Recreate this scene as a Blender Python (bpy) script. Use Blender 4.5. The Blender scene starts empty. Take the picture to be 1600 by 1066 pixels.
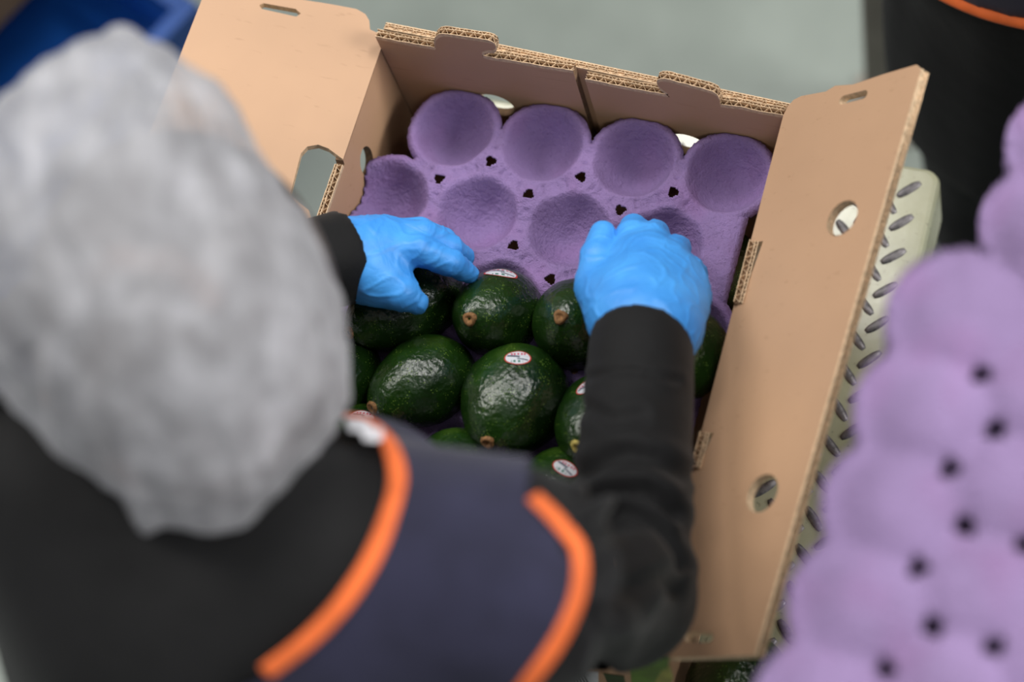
import bpy, bmesh, math, random
import numpy as np
from mathutils import Vector, Matrix, noise
from mathutils.bvhtree import BVHTree
from mathutils.geometry import tessellate_polygon

random.seed(7)
SC = bpy.context.scene
COL = SC.collection
PI = math.pi

# ------------------------------------------------------------------ camera
FPX = 3000.0
CM = np.array([[0.9446211521513308, 0.18537563001103607, -0.2707891332869618],
               [0.2708657566695629, -0.9062848897633674, 0.32446793439479715],
               [-0.18526365205327688, -0.3798467775098437, -0.9063077870366499]])
CPOS = np.array([0.38401895, -0.53442786, 2.23139064])
cam_d = bpy.data.cameras.new('camera')
cam = bpy.data.objects.new('camera', cam_d)
COL.objects.link(cam)
cam.matrix_world = Matrix(((CM[0, 0], -CM[0, 1], -CM[0, 2], CPOS[0]),
                           (CM[1, 0], -CM[1, 1], -CM[1, 2], CPOS[1]),
                           (CM[2, 0], -CM[2, 1], -CM[2, 2], CPOS[2]), (0, 0, 0, 1)))
cam_d.sensor_width = 36
cam_d.lens = FPX * 36 / 1600
cam_d.clip_start = 0.01
cam_d.dof.use_dof = True
cam_d.dof.focus_distance = 1.44
cam_d.dof.aperture_fstop = 2.5
SC.camera = cam

# ------------------------------------------------------------------ world, lamps, exposure
SC.view_settings.view_transform = 'Standard'
SC.view_settings.look = 'None'
SC.view_settings.exposure = 0.37
SC.view_settings.gamma = 1.0
SC.view_settings.use_curve_mapping = False
W = bpy.data.worlds.new('hall_daylight')
SC.world = W
W.use_nodes = True
W.node_tree.nodes['Background'].inputs[0].default_value = (0.92, 0.96, 1.0, 1)
W.node_tree.nodes['Background'].inputs[1].default_value = 0.25


def area(name, loc, target, sx, sy, power, col=(1, 1, 1)):
    d = bpy.data.lights.new(name, 'AREA')
    d.shape = 'RECTANGLE'
    d.size, d.size_y = sx, sy
    d.energy = power
    d.color = col
    o = bpy.data.objects.new(name, d)
    COL.objects.link(o)
    o.location = loc
    o.rotation_euler = (Vector(target) - Vector(loc)).to_track_quat('-Z', 'Y').to_euler()
    return o


area('ceiling_lamp_far', (-0.75, 1.75, 4.2), (0, 0, 0.9), 1.3, 0.55, 45, (1, 0.98, 0.96))
area('ceiling_lamp_far_right', (1.5, 1.6, 4.2), (0, 0, 0.9), 1.3, 0.55, 46, (1, 0.98, 0.96))
area('side_window_light', (3.2, 0.5, 2.55), (0, 0, 0.9), 1.0, 1.2, 68, (1, 0.99, 0.97))
area('added_fill_near', (1.0, -2.6, 4.2), (0, 0, 0.9), 1.3, 0.55, 26, (1, 0.98, 0.96))  # added fill, brightens the back wall's inner face and the cups
area('ceiling_lamp_left', (-2.2, 0.6, 3.6), (0, 0, 0.9), 0.9, 1.8, 46, (1, 0.97, 0.92))


# ------------------------------------------------------------------ pixel of the photograph -> point in the place
def ray(px, py):
    d = CM @ np.array([(px - 800) / FPX, (py - 533) / FPX, 1.0])
    return d / np.linalg.norm(d)


def on(px, py, axis, val):
    d = ray(px, py)
    return CPOS + d * ((val - CPOS[axis]) / d[axis])


def at(px, py, z):
    return on(px, py, 2, z)


def proj(p):
    c = (np.asarray(p, float) - CPOS) @ CM
    return np.stack([800 + FPX * c[..., 0] / c[..., 2], 533 + FPX * c[..., 1] / c[..., 2]], -1)


# ------------------------------------------------------------------ objects
def link(name, me, mat=None, parent=None):
    o = bpy.data.objects.new(name, me)
    COL.objects.link(o)
    if parent is not None:
        o.parent = parent
    if mat is not None:
        for m in (mat if isinstance(mat, (list, tuple)) else [mat]):
            me.materials.append(m)
    return o


def mesh(name, verts, faces, smooth=False):
    me = bpy.data.meshes.new(name)
    me.from_pydata([tuple(map(float, v)) for v in verts], [], [tuple(map(int, f)) for f in faces])
    me.update()
    if smooth:
        me.polygons.foreach_set('use_smooth', [True] * len(me.polygons))
    return me


def from_bm(name, bm, smooth=False):
    me = bpy.data.meshes.new(name)
    bmesh.ops.recalc_face_normals(bm, faces=bm.faces[:])
    bm.to_mesh(me)
    bm.free()
    if smooth:
        me.polygons.foreach_set('use_smooth', [True] * len(me.polygons))
    return me


def empty(name, loc):
    o = bpy.data.objects.new(name, None)
    o.empty_display_size = 0.05
    COL.objects.link(o)
    o.location = loc
    return o


def tag(o, label=None, cat=None, group=None, kind=None):
    if label: o['label'] = label
    if cat: o['category'] = cat
    if group: o['group'] = group
    if kind: o['kind'] = kind
    return o


def adopt(parent, *kids):
    bpy.context.view_layer.update()
    inv = Matrix.Translation(parent.location).inverted() if parent.parent is None else parent.matrix_world.inverted()
    for k in kids:
        k.parent = parent
        k.matrix_parent_inverse = inv


class MB:
    def __init__(s):
        s.v, s.f = [], []

    def add(s, v, f):
        n = len(s.v)
        s.v += [tuple(map(float, p)) for p in v]
        s.f += [tuple(i + n for i in q) for q in f]

    def box(s, lo, hi):
        x0, y0, z0 = lo
        x1, y1, z1 = hi
        s.add([(x0, y0, z0), (x1, y0, z0), (x1, y1, z0), (x0, y1, z0), (x0, y0, z1), (x1, y0, z1), (x1, y1, z1), (x0, y1, z1)],
              [(0, 3, 2, 1), (4, 5, 6, 7), (0, 1, 5, 4), (1, 2, 6, 5), (2, 3, 7, 6), (3, 0, 4, 7)])

    def tube(s, pts, r, n=10, up=None, flat=1.0, ups=None):
        pts = [np.asarray(p, float) for p in pts]
        V, F = [], []
        m = len(pts)
        for i, p in enumerate(pts):
            t = pts[min(i + 1, m - 1)] - pts[max(i - 1, 0)]
            t /= np.linalg.norm(t) + 1e-12
            u = ups[i] if ups is not None else (np.array(up, float) if up is not None else np.array([0, 0, 1.0]) if abs(t[2]) < .9 else np.array([1.0, 0, 0]))
            u = u - t * u.dot(t)
            u /= np.linalg.norm(u) + 1e-12
            w = np.cross(t, u)
            rr = r[i] if hasattr(r, '__len__') else r
            for k in range(n):
                a = 2 * PI * k / n
                V.append(p + rr * (math.cos(a) * w + flat * math.sin(a) * u))
        for i in range(m - 1):
            for k in range(n):
                F.append((i * n + k, i * n + (k + 1) % n, (i + 1) * n + (k + 1) % n, (i + 1) * n + k))
        F.append(tuple(range(n - 1, -1, -1)))
        F.append(tuple((m - 1) * n + k for k in range(n)))
        s.add(V, F)

    def build(s, name, mat, parent=None, smooth=False, bevel=0):
        me = mesh(name, s.v, s.f, smooth)
        if bevel:
            bm = bmesh.new()
            bm.from_mesh(me)
            bmesh.ops.bevel(bm, geom=bm.edges[:], offset=bevel, segments=2, affect='EDGES', profile=0.5)
            bm.to_mesh(me)
            bm.free()
        return link(name, me, mat, parent)


# ------------------------------------------------------------------ materials
def lin(r, g, b):
    f = lambda c: (c / 255 / 12.92) if c <= 10 else ((c / 255 + 0.055) / 1.055) ** 2.4
    return (f(r), f(g), f(b), 1)


class NT:
    def __init__(s, name):
        s.m = bpy.data.materials.new(name)
        s.m.use_nodes = True
        s.t = s.m.node_tree
        s.b = s.t.nodes['Principled BSDF']
        s.tc = s.t.nodes.new('ShaderNodeTexCoord')

    def n(s, typ, **kw):
        o = s.t.nodes.new(typ)
        for k, v in kw.items():
            if k in o.inputs.keys():
                o.inputs[k].default_value = v
            else:
                setattr(o, k, v)
        return o

    def l(s, a, b):
        s.t.links.new(a, b)

    def mapping(s, scale=(1, 1, 1), rot=(0, 0, 0), src='Object'):
        m = s.n('ShaderNodeMapping')
        m.inputs['Scale'].default_value = scale
        m.inputs['Rotation'].default_value = rot
        s.l(s.tc.outputs[src], m.inputs['Vector'])
        return m.outputs['Vector']

    def noise(s, scale, detail=3, vec=None, rough=.5, dist=0):
        o = s.n('ShaderNodeTexNoise')
        o.inputs['Scale'].default_value = scale
        o.inputs['Detail'].default_value = detail
        o.inputs['Roughness'].default_value = rough
        o.inputs['Distortion'].default_value = dist
        s.l(vec if vec is not None else s.tc.outputs['Object'], o.inputs['Vector'])
        return o.outputs['Fac']

    def ramp(s, fac, stops):
        o = s.n('ShaderNodeValToRGB')
        e = o.color_ramp.elements
        while len(e) < len(stops): e.new(.5)
        for q, (p, c) in zip(e, stops):
            q.position = p
            q.color = c
        s.l(fac, o.inputs['Fac'])
        return o.outputs['Color']

    def mix(s, fac, a, b, mode='MIX'):
        o = s.n('ShaderNodeMix', data_type='RGBA', blend_type=mode)
        for sock, v in ((o.inputs[0], fac), (o.inputs[6], a), (o.inputs[7], b)):
            if hasattr(v, 'is_linked'):
                s.l(v, sock)
            else:
                sock.default_value = v
        return o.outputs[2]

    def math(s, op, a, b=0.0, c=None):
        o = s.n('ShaderNodeMath', operation=op)
        for i, v in enumerate((a, b) if c is None else (a, b, c)):
            if hasattr(v, 'is_linked'):
                s.l(v, o.inputs[i])
            else:
                o.inputs[i].default_value = v
        return o.outputs[0]

    def bump(s, h, strength=.3, dist=.001, normal=None):
        o = s.n('ShaderNodeBump')
        o.inputs['Strength'].default_value = strength
        o.inputs['Distance'].default_value = dist
        s.l(h, o.inputs['Height'])
        if normal is not None: s.l(normal, o.inputs['Normal'])
        return o.outputs['Normal']

    def done(s, color=None, rough=None, normal=None, **kw):
        for k, v in (('Base Color', color), ('Roughness', rough), ('Normal', normal)):
            if v is None: continue
            if hasattr(v, 'is_linked'):
                s.l(v, s.b.inputs[k])
            else:
                s.b.inputs[k].default_value = v
        for k, v in kw.items():
            s.b.inputs[k.replace('_', ' ')].default_value = v
        return s.m


def plain(name, col, rough=.6, nscale=40, amt=.12, bump=0, bscale=200, **kw):
    t = NT(name)
    f = t.noise(nscale, 4)
    dark = tuple(c * (1 - amt) for c in col[:3]) + (1,)
    lite = tuple(min(1, c * (1 + amt)) for c in col[:3]) + (1,)
    c = t.ramp(f, [(.3, dark), (.7, lite)])
    nm = t.bump(t.noise(bscale, 4), bump, .001) if bump else None
    return t.done(c, rough, nm, **kw)


def mat_cardboard(name='cardboard', base=(0.47, 0.285, 0.168)):
    t = NT(name)
    v = t.mapping((14, 220, 220))
    st = t.noise(1.0, 3, v, .6)
    bl = t.noise(9, 3)
    c1 = t.ramp(bl, [(.3, tuple(x * .93 for x in base) + (1,)), (.7, tuple(min(1, x * 1.06) for x in base) + (1,))])
    spk = t.ramp(st, [(.25, (.72, .68, .62, 1)), (.36, (1, 1, 1, 1))])
    c = t.mix(.55, c1, spk, 'MULTIPLY')
    wv = t.n('ShaderNodeTexWave', wave_type='BANDS', bands_direction='X')
    wv.inputs['Scale'].default_value = 40
    wv.inputs['Distortion'].default_value = .6
    t.l(t.tc.outputs['Object'], wv.inputs['Vector'])
    nm = t.bump(wv.outputs['Fac'], .05, .0006)
    return t.done(c, .5, nm, Specular_IOR_Level=.35)


M_card = mat_cardboard()
M_brown = mat_cardboard('dark_brown_board', (.17, .11, .05))  # cardboard pattern on a darker brown base
M_edge = plain('cardboard_edge', (.60, .43, .27, 1), .8, 300, .25)
M_shade_tape = plain('flute_shade_and_tape_brown', (.20, .12, .065, 1), .9, 300, .3)  # dark brown paints the shade in the flute hollows; also colours the tape


def mat_pulp(name, base):
    t = NT(name)
    b = t.noise(16, 4)
    c = t.ramp(b, [(.3, tuple(x * .86 for x in base) + (1,)), (.7, tuple(min(1, x * 1.12) for x in base) + (1,))])
    red = t.ramp(t.noise(22, 2), [(.5, (1, 1, 1, 1)), (.72, (1.0, .86, .92, 1))])
    c = t.mix(.8, c, red, 'MULTIPLY')
    fl = t.noise(420, 3, None, .6)
    sp = t.ramp(fl, [(.30, (.62, .6, .62, 1)), (.38, (1, 1, 1, 1))])
    c = t.mix(.5, c, sp, 'MULTIPLY')
    h = t.noise(210, 5, None, .68)
    h2 = t.noise(900, 3, None, .6)
    n1 = t.bump(h, .9, .004)
    n2 = t.bump(h2, .5, .0008, n1)
    return t.done(c, .85, n2, Specular_IOR_Level=.25)


M_pulp = mat_pulp('purple_moulded_pulp', (.262, .178, .375))
M_pulp2 = mat_pulp('pale_purple_moulded_pulp', (.285, .20, .375))


def mat_avocado():
    t = NT('avocado_skin')
    oi = t.n('ShaderNodeObjectInfo')
    big = t.noise(28, 3)
    c = t.ramp(big, [(.3, (.004, .014, .003, 1)), (.62, (.011, .036, .004, 1)), (.8, (.032, .070, .008, 1))])
    vo = t.n('ShaderNodeTexVoronoi', feature='F1')
    vo.inputs['Scale'].default_value = 560
    t.l(t.tc.outputs['Object'], vo.inputs['Vector'])
    dots = t.ramp(vo.outputs['Distance'], [(.12, (1, 1, 1, 1)), (.30, (0, 0, 0, 1))])
    sel = t.ramp(t.noise(120, 2), [(.5, (0, 0, 0, 1)), (.62, (1, 1, 1, 1))])
    f = t.mix(1.0, dots, sel, 'MULTIPLY')
    c = t.mix(f, c, (.14, .22, .035, 1))
    hv = t.n('ShaderNodeTexVoronoi', feature='SMOOTH_F1')
    hv.inputs['Scale'].default_value = 330
    t.l(t.tc.outputs['Object'], hv.inputs['Vector'])
    n1 = t.bump(t.noise(190, 4, None, .55), .6, .0018)
    n2 = t.bump(hv.outputs['Distance'], .35, .0010, n1)
    n2.node.invert = True
    return t.done(c, .21, n2, Specular_IOR_Level=.6)


M_avo = mat_avocado()
M_avo_light = plain('pale_green_avocado_skin', (.10, .22, .025, 1), .3, 60, .5, .4, 260)
M_stem = plain('avocado_stem', (.22, .105, .035, 1), .8, 500, .45, .6, 700)
M_stem_y = plain('yellow_avocado_stem', (.42, .33, .08, 1), .7, 500, .3, .5, 700)


def mat_sticker():
    t = NT('fruit_sticker_print')
    sep = t.n('ShaderNodeSeparateXYZ')
    t.l(t.tc.outputs['UV'], sep.inputs[0])
    x, y = sep.outputs[0], sep.outputs[1]      # -1..1 across the oval, carried as 0..1
    X = t.math('MULTIPLY_ADD', x, 2, -1)
    Y = t.math('MULTIPLY_ADD', y, 2, -1)
    r2 = t.math('ADD', t.math('POWER', t.math('ABSOLUTE', X), 2), t.math('POWER', t.math('ABSOLUTE', Y), 2))
    border = t.math('GREATER_THAN', r2, .80)
    c = t.mix(0.0, (.56, .58, .62, 1), (.8, .8, .8, 1))

    def bars(y0, y1, x0, x1, freq, thr, slant=0.0):
        yy = t.math('MULTIPLY_ADD', X, slant, Y)
        a = t.math('MULTIPLY', t.math('GREATER_THAN', yy, y0), t.math('LESS_THAN', yy, y1))
        b = t.math('MULTIPLY', t.math('GREATER_THAN', X, x0), t.math('LESS_THAN', X, x1))
        s = t.math('SINE', t.math('MULTIPLY', X, freq))
        s2 = t.math('SINE', t.math('MULTIPLY_ADD', X, freq * 2.7, 1.0))
        k = t.math('GREATER_THAN', t.math('ADD', s, t.math('MULTIPLY', s2, .5)), thr)
        return t.math('MULTIPLY', t.math('MULTIPLY', a, b), k)
    c = t.mix(bars(.36, .66, -.55, .6, 26, -.2), c, (.45, .04, .09, 1))
    c = t.mix(bars(.02, .24, -.75, .15, 3, -2, .25), c, (.05, .06, .09, 1))
    c = t.mix(bars(-.24, -.08, -.05, .75, 3, -2, .25), c, (.07, .08, .12, 1))
    c = t.mix(bars(-.70, -.38, -.5, .35, 20, -.1), c, (.05, .17, .13, 1))
    c = t.mix(bars(.26, .32, -.8, .8, 3, -2, .2), c, (.35, .37, .42, 1))
    c = t.mix(border, c, (.42, .035, .025, 1))
    return t.done(c, .4)


M_stick = mat_sticker()


def mat_glove():
    t = NT('blue_nitrile_glove')
    c = t.ramp(t.noise(35, 3), [(.3, (.04, .25, .68, 1)), (.7, (.065, .34, .82, 1))])
    v = t.mapping((1, 1, 1))
    n1 = t.bump(t.noise(70, 3, v, .5, 1.6), .3, .0025)
    n2 = t.bump(t.noise(900, 2), .12, .0004, n1)
    return t.done(c, .45, n2, Specular_IOR_Level=.4)


M_glove = mat_glove()


def mat_cloth(name, col, rough=.85, weave=900, sheen=.04):
    t = NT(name)
    c = t.ramp(t.noise(30, 3), [(.3, tuple(x * .8 for x in col) + (1,)), (.7, tuple(x * 1.2 for x in col) + (1,))])
    n1 = t.bump(t.noise(26, 3, None, .5), .25, .006)
    n2 = t.bump(t.noise(weave, 2), .35, .0006, n1)
    return t.done(c, rough, n2, Sheen_Weight=sheen, Sheen_Roughness=.5, Specular_IOR_Level=.2)


M_black = mat_cloth('black_knit', (.0046, .0046, .0050), .7, 900, .06)
M_navy = mat_cloth('navy_twill', (.018, .018, .040), .8, 700, .12)
M_orange = mat_cloth('orange_binding', (.72, .145, .035), .7, 600, .05)
M_trouser = mat_cloth('black_trousers', (.0035, .0035, .0045), .9)
M_white = plain('white_label', (.8, .8, .84, 1), .6)
M_skin = plain('skin', (.42, .22, .14, 1), .5, 60, .15, .1, 500)
M_boot = plain('grey_rubber', (.24, .25, .24, 1), .5)


def mat_hair():
    t = NT('dark_hair')
    v = t.mapping((60, 60, 6))
    c = t.ramp(t.noise(1, 4, v), [(.35, (.05, .042, .038, 1)), (.7, (.12, .10, .09, 1))])
    pk = t.ramp(t.noise(16, 2), [(.64, (0, 0, 0, 1)), (.78, (.8, .8, .8, 1))])
    c = t.mix(pk, c, (.42, .23, .16, 1))
    return t.done(c, .6, t.bump(t.noise(1, 4, v), .5, .002))


M_hair = mat_hair()


def mat_net():
    t = NT('white_nonwoven_cap')
    dif = t.n('ShaderNodeBsdfDiffuse')
    t.l(t.ramp(t.noise(24, 4, None, .6, .6), [(.34, (.38, .38, .40, 1)), (.66, (.55, .55, .58, 1))]), dif.inputs['Color'])
    trl = t.n('ShaderNodeBsdfTranslucent')
    trl.inputs['Color'].default_value = (.6, .6, .62, 1)
    mx = t.n('ShaderNodeMixShader')
    mx.inputs[0].default_value = .3
    t.l(dif.outputs[0], mx.inputs[1])
    t.l(trl.outputs[0], mx.inputs[2])
    nm = t.bump(t.noise(55, 4, None, .6, .8), .5, .004)
    t.l(nm, dif.inputs['Normal'])
    tr = t.n('ShaderNodeBsdfTransparent')
    mp = t.n('ShaderNodeMapping')
    mp.vector_type = 'TEXTURE'
    mp.inputs['Rotation'].default_value = (0, 0, 2.08)      # the folds of the cap run from forehead to nape
    mp.inputs['Scale'].default_value = (1 / 9, 1 / 46, 1 / 40)
    t.l(t.tc.outputs['Object'], mp.inputs['Vector'])
    st = t.math('MULTIPLY_ADD', t.noise(1.0, 3, mp.outputs['Vector'], .6), .55, t.math('MULTIPLY', t.noise(26, 4, None, .6), .45))
    f = t.ramp(st, [(.40, (.46, .46, .46, 1)), (.60, (.08, .08, .08, 1))])
    m2 = t.n('ShaderNodeMixShader')
    t.l(f, m2.inputs[0])
    t.l(mx.outputs[0], m2.inputs[1])
    t.l(tr.outputs[0], m2.inputs[2])
    t.l(m2.outputs[0], t.t.nodes['Material Output'].inputs['Surface'])
    return t.m


M_net = mat_net()


def mat_plate():
    t = NT('worn_olive_plate_paint')
    c = t.ramp(t.noise(14, 5, None, .6), [(.3, (.31, .31, .20, 1)), (.7, (.43, .425, .305, 1))])
    sc = t.ramp(t.noise(160, 3), [(.26, (.35, .33, .33, 1)), (.36, (1, 1, 1, 1))])
    c = t.mix(.6, c, sc, 'MULTIPLY')
    return t.done(c, .24, t.bump(t.noise(60, 3), .08, .002), Specular_IOR_Level=.7)


M_plate = mat_plate()
M_tread = plain('bare_worn_tread', (.15, .14, .145, 1), .42, 160, .6, .3, 500, Metallic=.5)
M_steel = plain('dark_grey_steel', (.07, .068, .062, 1), .5, 30, .3)
M_post = plain('grey_brown_post_paint', (.24, .215, .18, 1), .6, 12, .2)


def mat_floor():
    t = NT('grey_green_epoxy_floor')
    c = t.ramp(t.noise(2.2, 5, None, .55), [(.3, (.185, .215, .19, 1)), (.7, (.275, .31, .275, 1))])
    c = t.mix(.35, c, t.ramp(t.noise(9, 4), [(.35, (.7, .72, .7, 1)), (.7, (1, 1, 1, 1))]), 'MULTIPLY')
    return t.done(c, .45, t.bump(t.noise(30, 3), .05, .002))


M_floor = mat_floor()
M_blue = plain('blue_crate_plastic', (.010, .085, .36, 1), .35, 6, .3)
M_bluedark = plain('dark_blue_crate_plastic', (.006, .05, .22, 1), .4, 6, .3)
M_wall = plain('painted_wall', (.5, .5, .48, 1), .8, 3, .08)


# ------------------------------------------------------------------ implicit surfaces (bodies, hands, clothes)
def cone(a, b, ra, rb):
    return ('c', np.asarray(a, float), np.asarray(b, float), ra, rb)


def ell(c, r, R=None):
    return ('e', np.asarray(c, float), np.asarray(r, float), np.eye(3) if R is None else R)


def bounds(p):
    if p[0] == 'c':
        m = max(p[3], p[4])
        return np.minimum(p[1], p[2]) - m, np.maximum(p[1], p[2]) + m
    m = max(p[2])
    return p[1] - m, p[1] + m


def dist(p, X, Y, Z):
    if p[0] == 'c':
        a, b, ra, rb = p[1:]
        ba = b - a
        L = ba.dot(ba) + 1e-12
        t = np.clip(((X - a[0]) * ba[0] + (Y - a[1]) * ba[1] + (Z - a[2]) * ba[2]) / L, 0, 1)
        return np.sqrt((X - a[0] - t * ba[0]) ** 2 + (Y - a[1] - t * ba[1]) ** 2 + (Z - a[2] - t * ba[2]) ** 2) - (ra + (rb - ra) * t)
    c, r, R = p[1:]
    x, y, z = X - c[0], Y - c[1], Z - c[2]
    u = R[0, 0] * x + R[0, 1] * y + R[0, 2] * z
    v = R[1, 0] * x + R[1, 1] * y + R[1, 2] * z
    w = R[2, 0] * x + R[2, 1] * y + R[2, 2] * z
    k0 = np.sqrt((u / r[0]) ** 2 + (v / r[1]) ** 2 + (w / r[2]) ** 2) + 1e-9
    k1 = np.sqrt((u / r[0] ** 2) ** 2 + (v / r[1] ** 2) ** 2 + (w / r[2] ** 2) ** 2) + 1e-9
    return k0 * (k0 - 1) / k1


def sdf_mesh(name, prims, h, k, off=0.0, cuts=(), disp=None, smooth_it=1):
    """prims: list of (primitive, k) or primitive; cuts: (point, normal) keeps the side the normal points away from"""
    ps = [(q if isinstance(q[0], tuple) else (q, k)) for q in prims]
    lo = np.min([bounds(p)[0] for p, _ in ps], 0) - off - 3 * h
    hi = np.max([bounds(p)[1] for p, _ in ps], 0) + off + 3 * h
    n = np.ceil((hi - lo) / h).astype(int) + 1
    BIG = .2
    F = np.full(n, BIG, np.float32)
    ax = [lo[i] + h * np.arange(n[i]) for i in range(3)]
    for p, kk in ps:
        a, b = bounds(p)
        pad = off + kk + 3 * h
        i0 = np.maximum(((a - pad - lo) / h).astype(int), 0)
        i1 = np.minimum(((b + pad - lo) / h).astype(int) + 2, n)
        sl = tuple(slice(i0[i], i1[i]) for i in range(3))
        X, Y, Z = np.meshgrid(*(ax[i][sl[i]] for i in range(3)), indexing='ij', sparse=True)
        d = dist(p, X, Y, Z).astype(np.float32)
        f = F[sl]
        hh = np.maximum(kk - np.abs(f - d), 0) / kk
        F[sl] = np.minimum(f, d) - hh * hh * kk * .25
    F -= off
    if cuts:
        X, Y, Z = np.meshgrid(*ax, indexing='ij', sparse=True)
        for c in cuts:
            P, N = c[0], c[1]
            pl = (X - P[0]) * N[0] + (Y - P[1]) * N[1] + (Z - P[2]) * N[2]
            if len(c) > 2:      # only near the point
                near = np.sqrt((X - P[0]) ** 2 + (Y - P[1]) ** 2 + (Z - P[2]) ** 2) < c[2]
                F = np.where(near, np.maximum(F, pl.astype(np.float32)), F)
            else:
                F = np.maximum(F, pl.astype(np.float32))
    V, Q = nets(F, lo, h)
    me = mesh(name, V, Q, True)
    if smooth_it:
        bm = bmesh.new()
        bm.from_mesh(me)
        for _ in range(smooth_it):
            bmesh.ops.smooth_vert(bm, verts=bm.verts[:], factor=.5, use_axis_x=True, use_axis_y=True, use_axis_z=True)
        bm.to_mesh(me)
        bm.free()
    if disp:
        nr = [v.normal.copy() for v in me.vertices]
        for v, q in zip(me.vertices, nr):
            v.co += q * disp(v.co)
        me.update()
    return me


def nets(F, lo, h):
    S = F < 0
    nx, ny, nz = F.shape
    cs = np.zeros((nx - 1, ny - 1, nz - 1), np.int8)
    for i in (0, 1):
        for j in (0, 1):
            for k in (0, 1):
                cs += S[i:nx - 1 + i, j:ny - 1 + j, k:nz - 1 + k]
    act = (cs > 0) & (cs < 8)
    I, J, K = np.nonzero(act)
    idx = -np.ones(act.shape, np.int64)
    idx[I, J, K] = np.arange(len(I))
    acc = np.zeros((len(I), 3))
    cnt = np.zeros(len(I))
    cor = [(i, j, k) for i in (0, 1) for j in (0, 1) for k in (0, 1)]
    for a in range(8):
        for b in range(a + 1, 8):
            A, B = cor[a], cor[b]
            if sum(abs(A[q] - B[q]) for q in range(3)) != 1: continue
            fa = F[I + A[0], J + A[1], K + A[2]].astype(float)
            fb = F[I + B[0], J + B[1], K + B[2]].astype(float)
            m = (fa < 0) != (fb < 0)
            t = np.where(m, fa / np.where(m, fa - fb, 1), 0)
            for q in range(3):
                acc[:, q] += np.where(m, A[q] + t * (B[q] - A[q]), 0)
            cnt += m
    V = lo + h * (np.stack([I, J, K], 1) + acc / cnt[:, None])
    Q = []
    for d in range(3):
        u, w = [(1, 2), (2, 0), (0, 1)][d]
        s0 = [slice(None)] * 3
        s1 = [slice(None)] * 3
        s0[d] = slice(0, -1)
        s1[d] = slice(1, None)
        e = S[tuple(s0)] != S[tuple(s1)]
        inner = np.zeros_like(e)
        si = [slice(None)] * 3
        si[u] = slice(1, -1)
        si[w] = slice(1, -1)
        inner[tuple(si)] = True
        P = np.stack(np.nonzero(e & inner), 1)
        neg = S[tuple(s0)][tuple(P.T)]
        du = np.zeros(3, int); du[u] = 1
        dw = np.zeros(3, int); dw[w] = 1
        q = np.stack([idx[tuple((P - du - dw).T)], idx[tuple((P - dw).T)], idx[tuple(P.T)], idx[tuple((P - du).T)]], 1)
        q[~neg] = q[~neg][:, ::-1]
        Q.append(q)
    return V, np.concatenate(Q)


def in_poly(p, poly):
    x, y = p
    c = False
    for (x0, y0), (x1, y1) in zip(poly, poly[1:] + poly[:1]):
        if (y0 > y) != (y1 > y) and x < (x1 - x0) * (y - y0) / (y1 - y0) + x0: c = not c
    return c


def smooth_path(pts, per=8):
    pts = [np.asarray(p, float) for p in pts]
    out = []
    for i in range(len(pts) - 1):
        p0, p1, p2, p3 = pts[max(i - 1, 0)], pts[i], pts[i + 1], pts[min(i + 2, len(pts) - 1)]
        for s in range(per):
            t = s / per
            out.append(.5 * (2 * p1 + (p2 - p0) * t + (2 * p0 - 5 * p1 + 4 * p2 - p3) * t * t + (3 * p1 - p0 - 3 * p2 + p3) * t ** 3))
    return out + [pts[-1]]


# ================================================================== the place
fl = MB()
fl.box((-6, -5, -.05), (6, 7, 0))
tag(fl.build('floor', M_floor), kind='structure')
wl = MB()
wl.box((-6, 7, 0), (6, 7.1, 4.6))
tag(wl.build('wall_back', M_wall), kind='structure')

# ------------------------------------------------------------------ checker plate weighing platform
ZT = .80
pc = at(1464, 270, ZT)
PX1, PY1 = float(pc[0]), float(pc[1])
PX0, PY0 = -.200, -.36
plat = empty('platform_scale', ((PX0 + PX1) / 2, (PY0 + PY1) / 2, 0))


def rounded_rect(x0, y0, x1, y1, r, n=6):
    P = []
    for cx, cy, a0 in ((x1 - r, y1 - r, 0), (x0 + r, y1 - r, PI / 2), (x0 + r, y0 + r, PI), (x1 - r, y0 + r, 1.5 * PI)):
        for i in range(n + 1):
            a = a0 + PI / 2 * i / n
            P.append((cx + r * math.cos(a), cy + r * math.sin(a)))
    return P


def prism(poly_levels):
    """stack of same-length rings [(poly, z)...] capped at both ends"""
    V, F = [], []
    n = len(poly_levels[0][0])
    for P, z in poly_levels:
        V += [(x, y, z) for x, y in P]
    for l in range(len(poly_levels) - 1):
        for k in range(n):
            F.append((l * n + k, l * n + (k + 1) % n, (l + 1) * n + (k + 1) % n, (l + 1) * n + k))
    F.append(tuple(range(n - 1, -1, -1)))
    F.append(tuple(range((len(poly_levels) - 1) * n, len(poly_levels) * n)))
    return V, F


m = MB()
m.add(*prism([(rounded_rect(PX0 - .006, PY0 - .006, PX1 + .006, PY1 + .006, .012), ZT - .075),
              (rounded_rect(PX0 - .004, PY0 - .004, PX1 + .004, PY1 + .004, .012), ZT - .008),
              (rounded_rect(PX0 - .002, PY0 - .002, PX1 + .002, PY1 + .002, .011), ZT - .002),
              (rounded_rect(PX0 + .001, PY0 + .001, PX1 - .001, PY1 - .001, .011), ZT)]))
adopt(plat, m.build('checker_plate', M_plate))
m = MB()
for x in (PX0 + .05, PX1 - .05):
    for y in (PY0 + .05, PY1 - .05):
        m.box((x - .02, y - .02, 0), (x + .02, y + .02, ZT - .075))
m.box((PX0 + .03, PY0 + .03, ZT - .11), (PX1 - .03, PY1 - .03, ZT - .075))
m.box((PX0 + .05, PY0 + .04, .18), (PX1 - .05, PY0 + .06, .22))
m.box((PX0 + .05, PY1 - .06, .18), (PX1 - .05, PY1 - .04, .22))
adopt(plat, m.build('stand_frame', M_steel))

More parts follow.
